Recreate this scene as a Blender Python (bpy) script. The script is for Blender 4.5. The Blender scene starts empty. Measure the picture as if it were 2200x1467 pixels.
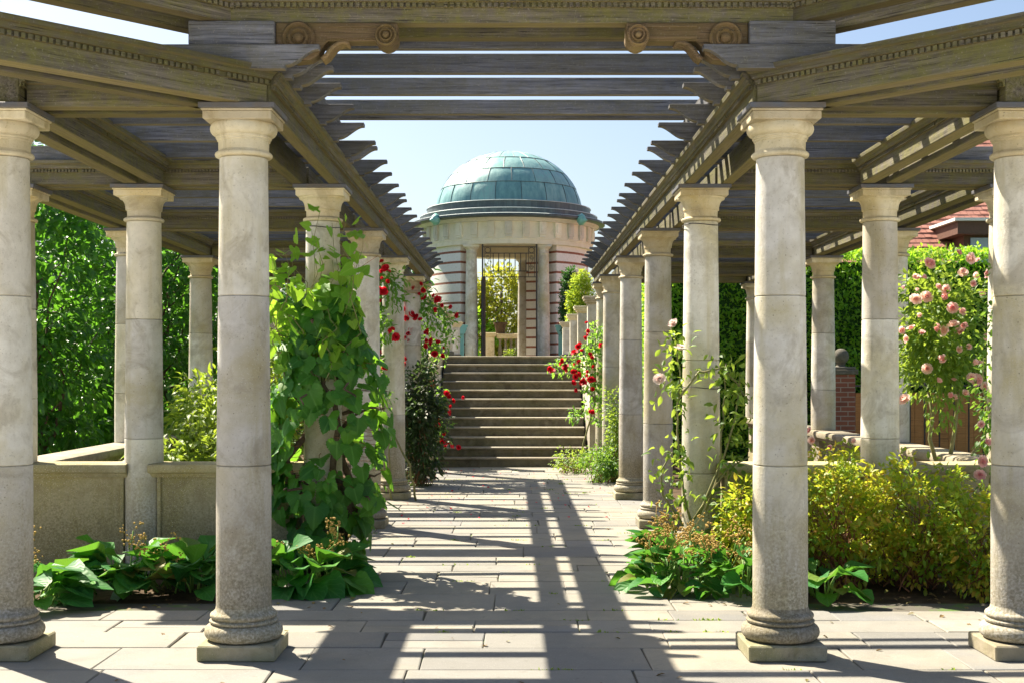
import bpy, bmesh, math, random
import numpy as np
from mathutils import Vector, Matrix
random.seed(7); RNG = np.random.default_rng(7)
R = math.radians
scene = bpy.context.scene
COL = scene.collection
# ------------------------------------------------------------------ camera, sky, sun, exposure
EYE = 1.55
F = 2745.0                      # focal length in pixels of the 2200 px wide photograph
cam = bpy.data.cameras.new('camera'); camo = bpy.data.objects.new('camera', cam); COL.objects.link(camo)
camo.location = (0, 0, EYE); camo.rotation_euler = (R(90), 0, 0)
cam.sensor_width = 36; cam.lens = 36*F/2200; cam.shift_y = 70.5/2200
cam.clip_start = 0.05; cam.clip_end = 2000
scene.camera = camo
SUN_EL, SUN_AZ = R(49), R(-46)   # azimuth from +Y, negative to the left
S = Vector((math.sin(SUN_AZ)*math.cos(SUN_EL), math.cos(SUN_AZ)*math.cos(SUN_EL), math.sin(SUN_EL)))
w = bpy.data.worlds.new('World'); scene.world = w; w.use_nodes = True
nt = w.node_tree; nt.nodes.clear()
sky = nt.nodes.new('ShaderNodeTexSky'); sky.sky_type = 'NISHITA'; sky.sun_disc = False
sky.sun_elevation = SUN_EL; sky.sun_rotation = SUN_AZ; sky.altitude = 50
sky.air_density = 1.0; sky.dust_density = 2.4; sky.ozone_density = 1.8
bg = nt.nodes.new('ShaderNodeBackground'); bg.inputs[1].default_value = 0.050
wo = nt.nodes.new('ShaderNodeOutputWorld')
nt.links.new(sky.outputs[0], bg.inputs[0]); nt.links.new(bg.outputs[0], wo.inputs[0])
sl = bpy.data.lights.new('sun', 'SUN'); slo = bpy.data.objects.new('sun', sl); COL.objects.link(slo)
sl.energy = 4.4; sl.angle = R(0.53); sl.color = (1.0, 0.90, 0.74)
slo.rotation_euler = S.to_track_quat('Z', 'Y').to_euler(); slo.location = (-20, 30, 40)
scene.view_settings.view_transform = 'Standard'; scene.view_settings.look = 'None'
scene.view_settings.exposure = 1.85; scene.view_settings.gamma = 1
scene.cycles.max_bounces = 10; scene.cycles.diffuse_bounces = 6; scene.cycles.transmission_bounces = 6
scene.cycles.use_denoising = True

# ------------------------------------------------------------------ materials
def mat(name):
    m = bpy.data.materials.new(name); m.use_nodes = True
    n = m.node_tree; b = n.nodes['Principled BSDF']
    return m, n, b
def N(n, t, **kw):
    x = n.nodes.new(t)
    for k, v in kw.items():
        if k.startswith('i_'):
            key = k[2:]; key = int(key) if key.isdigit() else key
            x.inputs[key].default_value = v
        else: setattr(x, k, v)
    return x
def L(n, a, b): n.links.new(a, b)
def ramp(n, fac, stops):
    r = n.nodes.new('ShaderNodeValToRGB'); e = r.color_ramp.elements
    while len(e) < len(stops): e.new(0.5)
    for el, (p, c) in zip(e, stops):
        el.position = p; el.color = (c[0], c[1], c[2], 1) if not isinstance(c, (int, float)) else (c, c, c, 1)
    L(n, fac, r.inputs[0]); return r.outputs[0]
def mix(n, f, a, b, bt='MIX'):
    m = n.nodes.new('ShaderNodeMix'); m.data_type = 'RGBA'; m.blend_type = bt
    for s, v in ((0, f), (6, a), (7, b)):
        if hasattr(v, 'links') or hasattr(v, 'is_linked'): L(n, v, m.inputs[s])
        elif isinstance(v, (int, float)): m.inputs[s].default_value = v
        else: m.inputs[s].default_value = (v[0], v[1], v[2], 1)
    return m.outputs[2]
def math_(n, op, a, b=None, clamp=False):
    m = n.nodes.new('ShaderNodeMath'); m.operation = op; m.use_clamp = clamp
    for i, v in enumerate((a, b)):
        if v is None: continue
        if isinstance(v, (int, float)): m.inputs[i].default_value = v
        else: L(n, v, m.inputs[i])
    return m.outputs[0]
def noise(n, vec, scale, detail=4, rough=.55, dist=0.0):
    x = N(n, 'ShaderNodeTexNoise'); x.inputs['Scale'].default_value = scale
    x.inputs['Detail'].default_value = detail; x.inputs['Roughness'].default_value = rough
    x.inputs['Distortion'].default_value = dist
    L(n, vec, x.inputs['Vector']); return x.outputs['Fac']
def mapping(n, vec, scale=(1, 1, 1), loc=None):
    m = N(n, 'ShaderNodeMapping'); m.inputs['Scale'].default_value = scale
    L(n, vec, m.inputs['Vector'])
    if loc is not None: L(n, loc, m.inputs['Location'])
    return m.outputs[0]
def bump(n, b, h, strength=.3, dist=.01):
    x = N(n, 'ShaderNodeBump'); x.inputs['Strength'].default_value = strength; x.inputs['Distance'].default_value = dist
    L(n, h, x.inputs['Height']); L(n, x.outputs[0], b.inputs['Normal'])
def stone(name, base, dark, stain, stain_amt=.5, rough=.85, splash=None, white=(.62, .6, .54), warm=None, lichen=.5):
    m, n, b = mat(name)
    pos = N(n, 'ShaderNodeNewGeometry').outputs['Position']
    n1 = noise(n, pos, 1.7, 5, .6, .3); n2 = noise(n, pos, 9, 5, .65); n3 = noise(n, pos, 70, 3, .6); n4 = noise(n, pos, 160, 2, .5)
    streak = noise(n, mapping(n, pos, (9, 9, .9)), 1.0, 5, .65)
    c = mix(n, ramp(n, n2, [(.3, 0), (.75, 1)]), dark, base)
    c = mix(n, math_(n, 'MULTIPLY', ramp(n, n1, [(.45, 0), (.7, 1)]), stain_amt), c, stain)
    c = mix(n, math_(n, 'MULTIPLY', ramp(n, streak, [(.52, 0), (.75, 1)]), stain_amt*.7), c, stain)
    if splash:                       # algae and dirt splashed up from the paving, ragged upper edge
        z = N(n, 'ShaderNodeSeparateXYZ'); L(n, pos, z.inputs[0])
        zz = math_(n, 'ADD', z.outputs[2], math_(n, 'MULTIPLY', n2, -.9))
        zz = math_(n, 'ADD', zz, math_(n, 'MULTIPLY', streak, -.5))
        s = ramp(n, math_(n, 'ADD', zz, .42), [(.0, 1), (.85, 0)])
        sp = math_(n, 'MULTIPLY', s, ramp(n, n3, [(.3, .35), (.6, 1)]))
        c = mix(n, math_(n, 'MULTIPLY', sp, .8), c, splash)
    c = mix(n, math_(n, 'MULTIPLY', ramp(n, n3, [(.62, 0), (.72, 1)]), .45), c, (dark[0]*.35, dark[1]*.33, dark[2]*.3))
    bl = noise(n, pos, 3.6, 6, .7, .8)
    c = mix(n, math_(n, 'MULTIPLY', ramp(n, bl, [(.50, 0), (.64, 1)]), .6*min(1, stain_amt*1.6)), c, (dark[0]*.62, dark[1]*.58, dark[2]*.50))
    pit = N(n, 'ShaderNodeTexVoronoi'); pit.inputs['Scale'].default_value = 26; L(n, pos, pit.inputs['Vector'])
    c = mix(n, math_(n, 'MULTIPLY', ramp(n, pit.outputs['Distance'], [(.05, .8), (.13, 0)]), ramp(n, n1, [(.45, 0), (.55, 1)])), c, (dark[0]*.3, dark[1]*.28, dark[2]*.24))
    oi = N(n, 'ShaderNodeObjectInfo'); tn = math_(n, 'ADD', math_(n, 'MULTIPLY', oi.outputs['Random'], .36), .76)
    tcx = N(n, 'ShaderNodeCombineXYZ'); L(n, tn, tcx.inputs[0]); L(n, tn, tcx.inputs[1]); L(n, math_(n, 'ADD', math_(n, 'MULTIPLY', tn, .8), .17), tcx.inputs[2])
    c = mix(n, 1.0, c, tcx.outputs[0], 'MULTIPLY')
    c = mix(n, math_(n, 'MULTIPLY', ramp(n, math_(n, 'FRACT', math_(n, 'MULTIPLY', oi.outputs['Random'], 7.31)), [(.35, 0), (1, .55)]), ramp(n, n2, [(.2, .3), (.7, 1)])), c, mix(n, 1.0, c, (.74, .66, .52), 'MULTIPLY'))
    lw = math_(n, 'MULTIPLY', ramp(n, n4, [(.63, 0), (.70, 1)]), ramp(n, n1, [(.4, 0), (.6, lichen)]))
    c = mix(n, lw, c, white)
    L(n, c, b.inputs['Base Color']); b.inputs['Roughness'].default_value = rough
    b.inputs['Specular IOR Level'].default_value = .25
    h = math_(n, 'ADD', math_(n, 'MULTIPLY', n3, .6), math_(n, 'ADD', n2, math_(n, 'MULTIPLY', ramp(n, n4, [(.3, 0), (.42, 1)]), .35)))
    bump(n, b, h, .45, .008)
    return m
def wood(name, a, bcol, c3, moss, moss_amt=.5, rough=.8):
    m, n, b = mat(name)
    oi = N(n, 'ShaderNodeObjectInfo'); tc = N(n, 'ShaderNodeTexCoord')
    off = N(n, 'ShaderNodeCombineXYZ'); r50 = math_(n, 'MULTIPLY', oi.outputs['Random'], 57.0)
    L(n, r50, off.inputs[0]); L(n, r50, off.inputs[1])
    v = N(n, 'ShaderNodeVectorMath'); v.operation = 'ADD'; L(n, tc.outputs['Object'], v.inputs[0]); L(n, off.outputs[0], v.inputs[1])
    v = v.outputs[0]
    g = noise(n, mapping(n, v, (2.2, 45, 60)), 1.0, 6, .65, .6)
    g2 = noise(n, mapping(n, v, (7, 190, 190)), 1.0, 3, .6)
    p = noise(n, mapping(n, v, (1.2, 5, 5)), 1.0, 5, .6); p2 = noise(n, v, 14, 5, .7)
    sp = noise(n, v, 90, 3, .6)
    c = mix(n, ramp(n, g, [(.3, 0), (.7, 1)]), a, bcol)
    c = mix(n, ramp(n, p, [(.35, 0), (.7, .8)]), c, c3)
    ck = noise(n, mapping(n, v, (3.2, 120, 120)), 1.0, 2, .5, .4)
    ms = math_(n, 'MULTIPLY', ramp(n, math_(n, 'ADD', p2, math_(n, 'MULTIPLY', p, .6)), [(.66, 0), (.95, 1)]), moss_amt)
    c = mix(n, ms, c, moss)
    c = mix(n, math_(n, 'MULTIPLY', ramp(n, g2, [(.58, 0), (.72, 1)]), .6), c, (a[0]*.25, a[1]*.25, a[2]*.25))
    c = mix(n, math_(n, 'MULTIPLY', ramp(n, ck, [(.66, 0), (.70, 1)]), .85), c, (.012, .010, .008))
    c = mix(n, math_(n, 'MULTIPLY', ramp(n, sp, [(.6, 0), (.72, 1)]), .35), c, (.30, .29, .25))
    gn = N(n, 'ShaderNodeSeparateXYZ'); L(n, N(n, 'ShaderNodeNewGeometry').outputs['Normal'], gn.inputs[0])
    c = mix(n, math_(n, 'MULTIPLY', ramp(n, math_(n, 'MULTIPLY', gn.outputs[2], -1), [(.8, 0), (.95, 1)]), math_(n, 'MULTIPLY', g, .9)), c, (.22, .165, .055))   # golden light bounced off the paving, painted into the undersides
    tone = math_(n, 'ADD', math_(n, 'MULTIPLY', oi.outputs['Random'], .55), .72)
    tcx = N(n, 'ShaderNodeCombineXYZ'); [L(n, tone, tcx.inputs[i]) for i in range(3)]
    c = mix(n, 1.0, c, tcx.outputs[0], 'MULTIPLY')
    L(n, c, b.inputs['Base Color']); b.inputs['Roughness'].default_value = rough; b.inputs['Specular IOR Level'].default_value = .25
    bump(n, b, math_(n, 'ADD', g, math_(n, 'MULTIPLY', g2, .6)), .5, .006)
    return m
def plain(name, a, b2, scale=6, rough=.7, metal=0, bs=.2, spec=.4):
    m, n, b = mat(name)
    pos = N(n, 'ShaderNodeNewGeometry').outputs['Position']
    f = noise(n, pos, scale, 5, .6)
    L(n, mix(n, ramp(n, f, [(.3, 0), (.7, 1)]), a, b2), b.inputs['Base Color'])
    b.inputs['Roughness'].default_value = rough; b.inputs['Metallic'].default_value = metal; b.inputs['Specular IOR Level'].default_value = spec
    bump(n, b, noise(n, pos, scale*8, 4, .6), bs, .006)
    return m
def leafmat(name, cols, trans=.4, tcol=(.35, .5, .05), rough=.38, vein=(.3, .45, .12), vamt=.35, spec=.5, radial=False):
    m, n, b = mat(name)
    at = N(n, 'ShaderNodeAttribute'); at.attribute_name = 'rnd'
    k = len(cols)
    c = ramp(n, at.outputs['Fac'], [(i/(k-1) if k > 1 else 0, cc) for i, cc in enumerate(cols)])
    uv = N(n, 'ShaderNodeUVMap'); sx = N(n, 'ShaderNodeSeparateXYZ'); L(n, uv.outputs[0], sx.inputs[0])
    ax = math_(n, 'ABSOLUTE', math_(n, 'SUBTRACT', sx.outputs[0], .5))
    rib = ramp(n, ax, [(.0, 1), (.05, 0)])
    sv = math_(n, 'SINE', math_(n, 'MULTIPLY', math_(n, 'SUBTRACT', sx.outputs[1], math_(n, 'MULTIPLY', ax, .9)), 44))
    svr = ramp(n, sv, [(.80, 0), (1, .7)])
    if radial:
        an = math_(n, 'ARCTAN2', math_(n, 'SUBTRACT', sx.outputs[0], .5), math_(n, 'SUBTRACT', sx.outputs[1], .03))
        svr = math_(n, 'MAXIMUM', ramp(n, math_(n, 'ABSOLUTE', math_(n, 'SINE', math_(n, 'MULTIPLY', an, 3.6))), [(.0, 1), (.16, 0)]), math_(n, 'MULTIPLY', svr, .35))
        sv = math_(n, 'MULTIPLY', svr, -1.6)
    vv = math_(n, 'MULTIPLY', math_(n, 'MAXIMUM', rib, svr), vamt)
    pos = N(n, 'ShaderNodeNewGeometry').outputs['Position']
    c = mix(n, math_(n, 'MULTIPLY', noise(n, pos, 25, 3, .6), .5), c, mix(n, .5, c, (0.02, .05, .01)))
    c = mix(n, vv, c, vein)
    L(n, c, b.inputs['Base Color']); b.inputs['Roughness'].default_value = rough; b.inputs['Specular IOR Level'].default_value = spec
    bump(n, b, math_(n, 'ADD', sv, math_(n, 'MULTIPLY', rib, -2)), .22, .004)
    if trans > 0:
        t = N(n, 'ShaderNodeBsdfTranslucent'); L(n, mix(n, .75, c, tcol), t.inputs[0])
        ms = N(n, 'ShaderNodeMixShader'); ms.inputs[0].default_value = trans
        out = [x for x in n.nodes if x.type == 'OUTPUT_MATERIAL'][0]
        L(n, b.outputs[0], ms.inputs[1]); L(n, t.outputs[0], ms.inputs[2]); L(n, ms.outputs[0], out.inputs[0])
    return m
M = {}
M['column'] = stone('column_stone', (.78, .765, .735), (.56, .535, .49), (.45, .39, .20), .85, .85, (.16, .135, .075))
M['capital'] = stone('capital_stone', (.74, .67, .51), (.60, .53, .38), (.46, .35, .13), .7)
M['parapet'] = stone('parapet_stone', (.60, .54, .38), (.42, .38, .25), (.36, .31, .10), .8, .9, (.17, .15, .07), lichen=1.0)
M['coping'] = stone('coping_stone', (.46, .41, .32), (.28, .25, .19), (.22, .19, .10), .6, .9)
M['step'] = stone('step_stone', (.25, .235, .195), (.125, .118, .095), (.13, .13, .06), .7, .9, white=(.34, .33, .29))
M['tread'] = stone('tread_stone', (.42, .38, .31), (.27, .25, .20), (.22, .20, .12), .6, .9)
M['plinth'] = stone('plinth_stone', (.46, .42, .33), (.28, .25, .18), (.16, .17, .05), .9, .9)
M['slate'] = plain('slate', (.085, .10, .13), (.125, .105, .085), 12, .55)
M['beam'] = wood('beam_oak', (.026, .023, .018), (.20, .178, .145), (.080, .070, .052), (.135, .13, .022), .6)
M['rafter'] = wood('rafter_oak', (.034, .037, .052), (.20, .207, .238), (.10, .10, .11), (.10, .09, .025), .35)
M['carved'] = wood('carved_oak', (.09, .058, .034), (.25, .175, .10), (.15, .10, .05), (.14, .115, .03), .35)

def tile_mat():
    m, n, b = mat('paving_stone')
    pos = N(n, 'ShaderNodeNewGeometry').outputs['Position']
    at = N(n, 'ShaderNodeAttribute'); at.attribute_name = 'rnd'
    c = ramp(n, at.outputs['Fac'], [(0, (.16, .16, .155)), (.25, (.255, .242, .20)), (.5, (.195, .195, .19)), (.7, (.29, .265, .205)), (.9, (.23, .225, .205)), (1, (.35, .33, .27))])
    n1 = noise(n, pos, 2.2, 6, .65, .4); n2 = noise(n, pos, 14, 5, .7); n3 = noise(n, pos, 110, 3, .6)
    c = mix(n, math_(n, 'MULTIPLY', ramp(n, n1, [(.42, 0), (.66, 1)]), .6), c, (.155, .15, .13))
    n5 = noise(n, pos, .8, 5, .6, .5); c = mix(n, math_(n, 'MULTIPLY', ramp(n, n5, [(.45, 0), (.7, 1)]), .5), c, (.34, .295, .21))
    st = noise(n, pos, 6.5, 6, .75, 1.2); c = mix(n, math_(n, 'MULTIPLY', ramp(n, st, [(.6, 0), (.68, 1)]), .5), c, (.11, .105, .09))
    c = mix(n, math_(n, 'MULTIPLY', ramp(n, n2, [(.45, 0), (.8, 1)]), .4), c, (.2, .195, .18))
    c = mix(n, math_(n, 'MULTIPLY', ramp(n, n3, [(.6, 0), (.74, 1)]), .5), c, (.16, .15, .13))
    c = mix(n, math_(n, 'MULTIPLY', ramp(n, n3, [(.28, 1), (.40, 0)]), .3), c, (.6, .57, .5))
    L(n, c, b.inputs['Base Color']); b.inputs['Roughness'].default_value = .8; b.inputs['Specular IOR Level'].default_value = .3
    bump(n, b, math_(n, 'ADD', n2, math_(n, 'MULTIPLY', n3, .4)), .4, .006)
    return m
M['paving'] = tile_mat()
def joint_mat():
    m, n, b = mat('joint')
    pos = N(n, 'ShaderNodeNewGeometry').outputs['Position']
    f = noise(n, pos, 3.5, 5, .7)
    L(n, mix(n, ramp(n, f, [(.52, 0), (.64, 1)]), (.09, .08, .06), (.07, .13, .02)), b.inputs['Base Color']); b.inputs['Roughness'].default_value = .95
    return m
M['joint'] = joint_mat()
M['soil'] = plain('soil', (.05, .035, .022), (.11, .075, .045), 8, .95, 0, .8, .1)
M['grass'] = plain('ground_green', (.04, .07, .015), (.09, .12, .03), 3, .95, 0, .8, .1)

# ------------------------------------------------------------------ builders
class MB:
    def __init__(s): s.v = []; s.f = []; s.r = []
    def _add(s, vs, fs, r=None):
        b = len(s.v); s.v += [tuple(x) for x in vs]; s.f += [tuple(i+b for i in q) for q in fs]
        s.r += [random.random() if r is None else r]*len(vs)
    def box(s, x0, x1, y0, y1, z0, z1, mtx=None, r=None):
        vs = [Vector((x, y, z)) for z in (z0, z1) for y in (y0, y1) for x in (x0, x1)]
        if mtx is not None: vs = [mtx @ p for p in vs]
        s._add(vs, [(0, 2, 3, 1), (4, 5, 7, 6), (0, 1, 5, 4), (2, 6, 7, 3), (0, 4, 6, 2), (1, 3, 7, 5)], r); return s
    def lathe(s, prof, seg=32, c=(0, 0), a0=0, a1=2*math.pi, cap=True, r=None):
        full = abs(a1-a0) > 6.28; k = seg if full else seg+1
        vs = []; n = len(prof)
        for i in range(k):
            a = a0+(a1-a0)*i/seg
            for (rr, z) in prof: vs.append((c[0]+rr*math.cos(a), c[1]+rr*math.sin(a), z))
        fs = []
        for i in range(seg):
            j = (i+1) % k
            for p in range(n-1): fs.append((i*n+p, j*n+p, j*n+p+1, i*n+p+1))
        if full and cap:
            fs.append(tuple(i*n for i in range(k))[::-1]); fs.append(tuple(i*n+n-1 for i in range(k)))
        s._add(vs, fs, r); return s
    def prism(s, poly, x0, x1, axis='x', mtx=None, skew=None, r=None):
        # poly in the two axes other than `axis`; skew = f(poly point) -> (d0, d1) added to the ends
        vs = []
        for k, x in enumerate((x0, x1)):
            for p in poly:
                xx = x+(skew(p)[k] if skew else 0)
                q = {'x': (xx, p[0], p[1]), 'y': (p[0], xx, p[1]), 'z': (p[0], p[1], xx)}[axis]
                vs.append(mtx @ Vector(q) if mtx is not None else q)
        n = len(poly)
        fs = [(i, (i+1) % n, n+(i+1) % n, n+i) for i in range(n)]+[tuple(range(n))[::-1], tuple(range(n, 2*n))]
        s._add(vs, fs, r); return s
    def tube(s, pts, rad, seg=7, cap=True, r=None):
        pts = [Vector(p) for p in pts]; n = len(pts)
        if not hasattr(rad, '__len__'): rad = [rad]*n
        vs = []; u = None
        for i, p in enumerate(pts):
            t = (pts[min(i+1, n-1)]-pts[max(i-1, 0)]).normalized()
            if u is None: u = t.orthogonal().normalized()
            else:
                u = (u-t*u.dot(t)); u = u.normalized() if u.length > 1e-6 else t.orthogonal().normalized()
            w_ = t.cross(u)
            for k in range(seg):
                a = 2*math.pi*k/seg; vs.append(p+(u*math.cos(a)+w_*math.sin(a))*rad[i])
        fs = [(i*seg+k, i*seg+(k+1) % seg, (i+1)*seg+(k+1) % seg, (i+1)*seg+k) for i in range(n-1) for k in range(seg)]
        if cap: fs += [tuple(range(seg))[::-1], tuple((n-1)*seg+k for k in range(seg))]
        s._add(vs, fs, r); return s
    def ball(s, c, rad, sub=2, sc=(1, 1, 1), r=None):
        bm = bmesh.new(); bmesh.ops.create_icosphere(bm, subdivisions=sub, radius=rad)
        bm.verts.ensure_lookup_table()
        vs = [(c[0]+v.co.x*sc[0], c[1]+v.co.y*sc[1], c[2]+v.co.z*sc[2]) for v in bm.verts]
        fs = [tuple(v.index for v in f.verts) for f in bm.faces]; bm.free(); s._add(vs, fs, r); return s
    def mesh(s, name, m, bevel=0, smooth=False, auto=None, seg=1):
        me = bpy.data.meshes.new(name); me.from_pydata(s.v, [], s.f)
        a = me.attributes.new('rnd', 'FLOAT', 'POINT'); a.data.foreach_set('value', s.r)
        bm = bmesh.new(); bm.from_mesh(me); bmesh.ops.recalc_face_normals(bm, faces=bm.faces)
        if bevel: bmesh.ops.bevel(bm, geom=[e for e in bm.edges if e.calc_face_angle(0) > .6], offset=bevel, segments=seg, affect='EDGES', clamp_overlap=True)
        bm.to_mesh(me); bm.free()
        if smooth:
            me.polygons.foreach_set('use_smooth', [True]*len(me.polygons))
            if auto: me.set_sharp_from_angle(angle=R(auto))
        me.materials.append(M[m] if isinstance(m, str) else m); me.update(); return me
    def build(s, name, m, parent=None, loc=(0, 0, 0), rotz=0, **kw):
        o = bpy.data.objects.new(name, s.mesh(name, m, **kw)); COL.objects.link(o); o.location = loc; o.rotation_euler = (0, 0, rotz)
        if parent: o.parent = parent
        return o
def put(name, me, parent=None, loc=(0, 0, 0), rot=(0, 0, 0), sc=None):
    o = bpy.data.objects.new(name, me); COL.objects.link(o); o.location = loc; o.rotation_euler = rot
    if sc: o.scale = sc if hasattr(sc, '__len__') else (sc, sc, sc)
    if parent: o.parent = parent
    return o
def tag(o, label, cat, group=None):
    o['label'] = label; o['category'] = cat
    if group: o['group'] = group
    return o
def thing(name, label, cat, loc=(0, 0, 0), rotz=0, group=None):
    o = bpy.data.objects.new(name, None); COL.objects.link(o); o.location = loc; o.rotation_euler = (0, 0, rotz)
    o.empty_display_size = .1
    return tag(o, label, cat, group)
def struct(o): o['kind'] = 'structure'; return o
def stuff(o): o['kind'] = 'stuff'; return o
def dup(root, loc, rotz, label, group=None):
    r = root.copy(); COL.objects.link(r); r.location = loc; r.rotation_euler = (0, 0, rotz); r['label'] = label
    if group: r['group'] = group
    for ch in root.children:
        c = ch.copy(); COL.objects.link(c); c.parent = r
        for g in ch.children:
            d = g.copy(); COL.objects.link(d); d.parent = c
    return r
ORD = ['first', 'second', 'third', 'fourth', 'fifth', 'sixth', 'seventh', 'eighth', 'ninth', 'tenth', 'eleventh', 'twelfth',
       'thirteenth', 'fourteenth', 'fifteenth', 'sixteenth', 'seventeenth', 'eighteenth', 'nineteenth', 'twentieth', 'twenty-first',
       'twenty-second', 'twenty-third', 'twenty-fourth', 'twenty-fifth', 'twenty-sixth', 'twenty-seventh', 'twenty-eighth', 'twenty-ninth', 'thirtieth']
# ------------------------------------------------------------------ leaves: many leaf-shaped faces in one mesh
def oval(ny=4, wid=.5, fold=.12, curl=.25, peak=.45, wave=0., nx=1):
    vs = []; uv = []; fs = []; xs = [i/nx for i in range(-nx, nx+1)]; n = len(xs)
    for j in range(ny+1):
        t = j/ny
        wd = max(.03, math.sin(math.pi*t**(math.log(.5)/math.log(peak)))**.75)*wid*.5
        if j == 0: wd = .02
        for x in xs:
            vs.append((x*wd, t, fold*abs(x)*wd*2-curl*t*t+wave*math.sin(9*t+4*x)*abs(x)*wd)); uv.append((.5+x*.5, t))
    for j in range(ny):
        for i in range(n-1): fs.append((j*n+i, j*n+i+1, (j+1)*n+i+1, (j+1)*n+i))
    return np.array(vs), fs, np.array(uv)
def lobed(teeth=True):
    vs = [(0, .0, 0)]; uv = [(.5, 0)]; fs = []
    K = 38; outer = []
    for i in range(K+1):
        a = -2.72+5.44*i/K
        rr = .47+.07*math.cos(a*3)+.13*math.exp(-(a/.22)**2)+(.022 if i % 2 else -.022)
        outer.append((rr*math.sin(a)*1.02, .22+rr*math.cos(a)*.95))
    for (x, y) in outer:
        vs.append((x*.55, .11+(y-.11)*.55, .03*abs(x)+.01)); uv.append((.5+x*.5, y))
    for (x, y) in outer:
        vs.append((x, y, .05*abs(x)-.07*y*y-.12*x*x)); uv.append((.5+x*.9, y))
    for i in range(K):
        fs.append((0, 1+i+1, 1+i)); b = 1+K+1
        fs.append((1+i, 1+i+1, b+i+1, b+i))
    return np.array(vs), fs, np.array(uv)
T_small = oval(2, .52, .15, .2)
T_oval = oval(3, .5, .2, .3)
T_long = oval(4, .36, .2, .45, .4)
T_round = oval(4, .8, .15, .25, .55, .15, 2)
T_berg = oval(6, .78, .20, .42, .60, .22, 2)
T_vine = lobed()
def bent(t, kx, ky, tw):
    v = t[0].copy(); v[:, 2] += kx*v[:, 0]**2+ky*(v[:, 1]-.3)**2+tw*v[:, 0]*v[:, 1]+.02*np.sin(9*v[:, 0]+7*v[:, 1]); return v, t[1], t[2]
T_vine_b, T_vine_c = bent(T_vine, .45, -.35, .3), bent(T_vine, -.5, -.2, -.35)
def leaves(name, tmpl, P, D, Nn, Sz, m, parent=None, rnd=None):
    tv, tf, tuv = tmpl
    P = np.asarray(P, float); D = np.asarray(D, float); Nn = np.asarray(Nn, float); Sz = np.asarray(Sz, float)
    D = D/(np.linalg.norm(D, axis=1, keepdims=True)+1e-9)
    side = np.cross(D, Nn); side /= (np.linalg.norm(side, axis=1, keepdims=True)+1e-9)
    up = np.cross(side, D); n = len(P); k = len(tv)
    V = P[:, None, :]+Sz[:, None, None]*(tv[None, :, 0, None]*side[:, None]+tv[None, :, 1, None]*D[:, None]+tv[None, :, 2, None]*up[:, None])
    V = V.reshape(-1, 3)
    li = np.concatenate([np.array(f) for f in tf]); lt = np.array([len(f) for f in tf])
    LI = (np.arange(n)[:, None]*k+li[None]).reshape(-1); LT = np.tile(lt, n); LS = np.concatenate([[0], np.cumsum(LT)[:-1]])
    me = bpy.data.meshes.new(name); me.vertices.add(len(V)); me.vertices.foreach_set('co', V.astype(np.float32).ravel())
    me.loops.add(len(LI)); me.loops.foreach_set('vertex_index', LI.astype(np.int32))
    me.polygons.add(len(LS)); me.polygons.foreach_set('loop_start', LS.astype(np.int32))
    me.update(calc_edges=True)
    if rnd is None: rnd = RNG.random(n)
    a = me.attributes.new('rnd', 'FLOAT', 'POINT'); a.data.foreach_set('value', np.repeat(rnd, k).astype(np.float32))
    u = me.uv_layers.new(name='UVMap'); u.data.foreach_set('uv', np.tile(tuv, (n, 1))[LI].astype(np.float32).ravel())
    me.polygons.foreach_set('use_smooth', np.ones(len(LS), bool))
    me.materials.append(M[m]); me.validate()
    o = bpy.data.objects.new(name, me); COL.objects.link(o)
    if parent: o.parent = parent
    return o
def unit(n):
    a = RNG.normal(size=(n, 3)); return a/np.linalg.norm(a, axis=1, keepdims=True)
def cloud(C, rad, per, droop=.4, size=(.05, .08), flat=.6, out=None):
    """clumps of leaves: C (n,3) centres, rad clump radius"""
    C = np.asarray(C, float); n = len(C)
    P = np.repeat(C, per, 0); u = unit(n*per); rr = rad*RNG.random(n*per)**.45
    off = u*rr[:, None]; off[:, 2] *= flat; P = P+off
    D = u+RNG.normal(size=u.shape)*.5
    if out is not None: D += np.repeat(np.asarray(out), per, 0)*.8
    D[:, 2] -= droop
    Nn = RNG.normal(size=u.shape)*.55+np.array([0, 0, 1.])+u*.5
    Sz = RNG.uniform(size[0], size[1], n*per)
    cl = np.repeat(RNG.random(n), per)
    return P, D, Nn, Sz, np.clip(cl*.6+RNG.random(n*per)*.4, 0, 1)
def shell(n, c, r, lo=.75, zmin=-1.):
    u = unit(n*3); u = u[u[:, 2] > zmin][:n]; rr = lo+(1-lo)*RNG.random(len(u))
    return np.array(c)+u*rr[:, None]*np.array(r), u
# ================================================================== SETTING: ground, paving, terrace
b = MB(); b._add([(-400, -400, -.9), (400, -400, -.9), (400, 600, -.9), (-400, 600, -.9)], [(0, 1, 2, 3)])
struct(b.build('ground', 'grass'))
b = MB(); b.box(-30, 30, -40, 8.0, -.89, -.035)  # unseen pale ground around the camera, added to bounce sunlight as fill
M['bounce_fill'] = plain('pale_bounce_fill', (.72, .70, .65), (.80, .78, .73), 30, .9, 0, .4, .1)
struct(b.build('bounce_ground', 'bounce_fill'))
b = MB(); b.box(-4.6, 4.6, 8.001, 25.2, -.88, -.03)
struct(b.build('terrace_base', 'soil'))
b = MB(); b._add([(-4.5, -2.5, -.012), (4.5, -2.5, -.012), (4.5, 8.72, -.012), (-4.5, 8.72, -.012)], [(0, 1, 2, 3)])
b._add([(-1.74, 8.72, -.012), (1.74, 8.72, -.012), (1.74, 21.5, -.012), (-1.74, 21.5, -.012)], [(0, 1, 2, 3)])
struct(b.build('paving_joints', 'joint'))
rows = [6.71, 7.25, 7.69, 8.06, 8.39, 9.03, 9.58, 10.08, 10.4, 10.85, 11.5, 11.95, 12.48, 13.1, 13.6, 14.0]
y = 6.71; front = []
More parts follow.
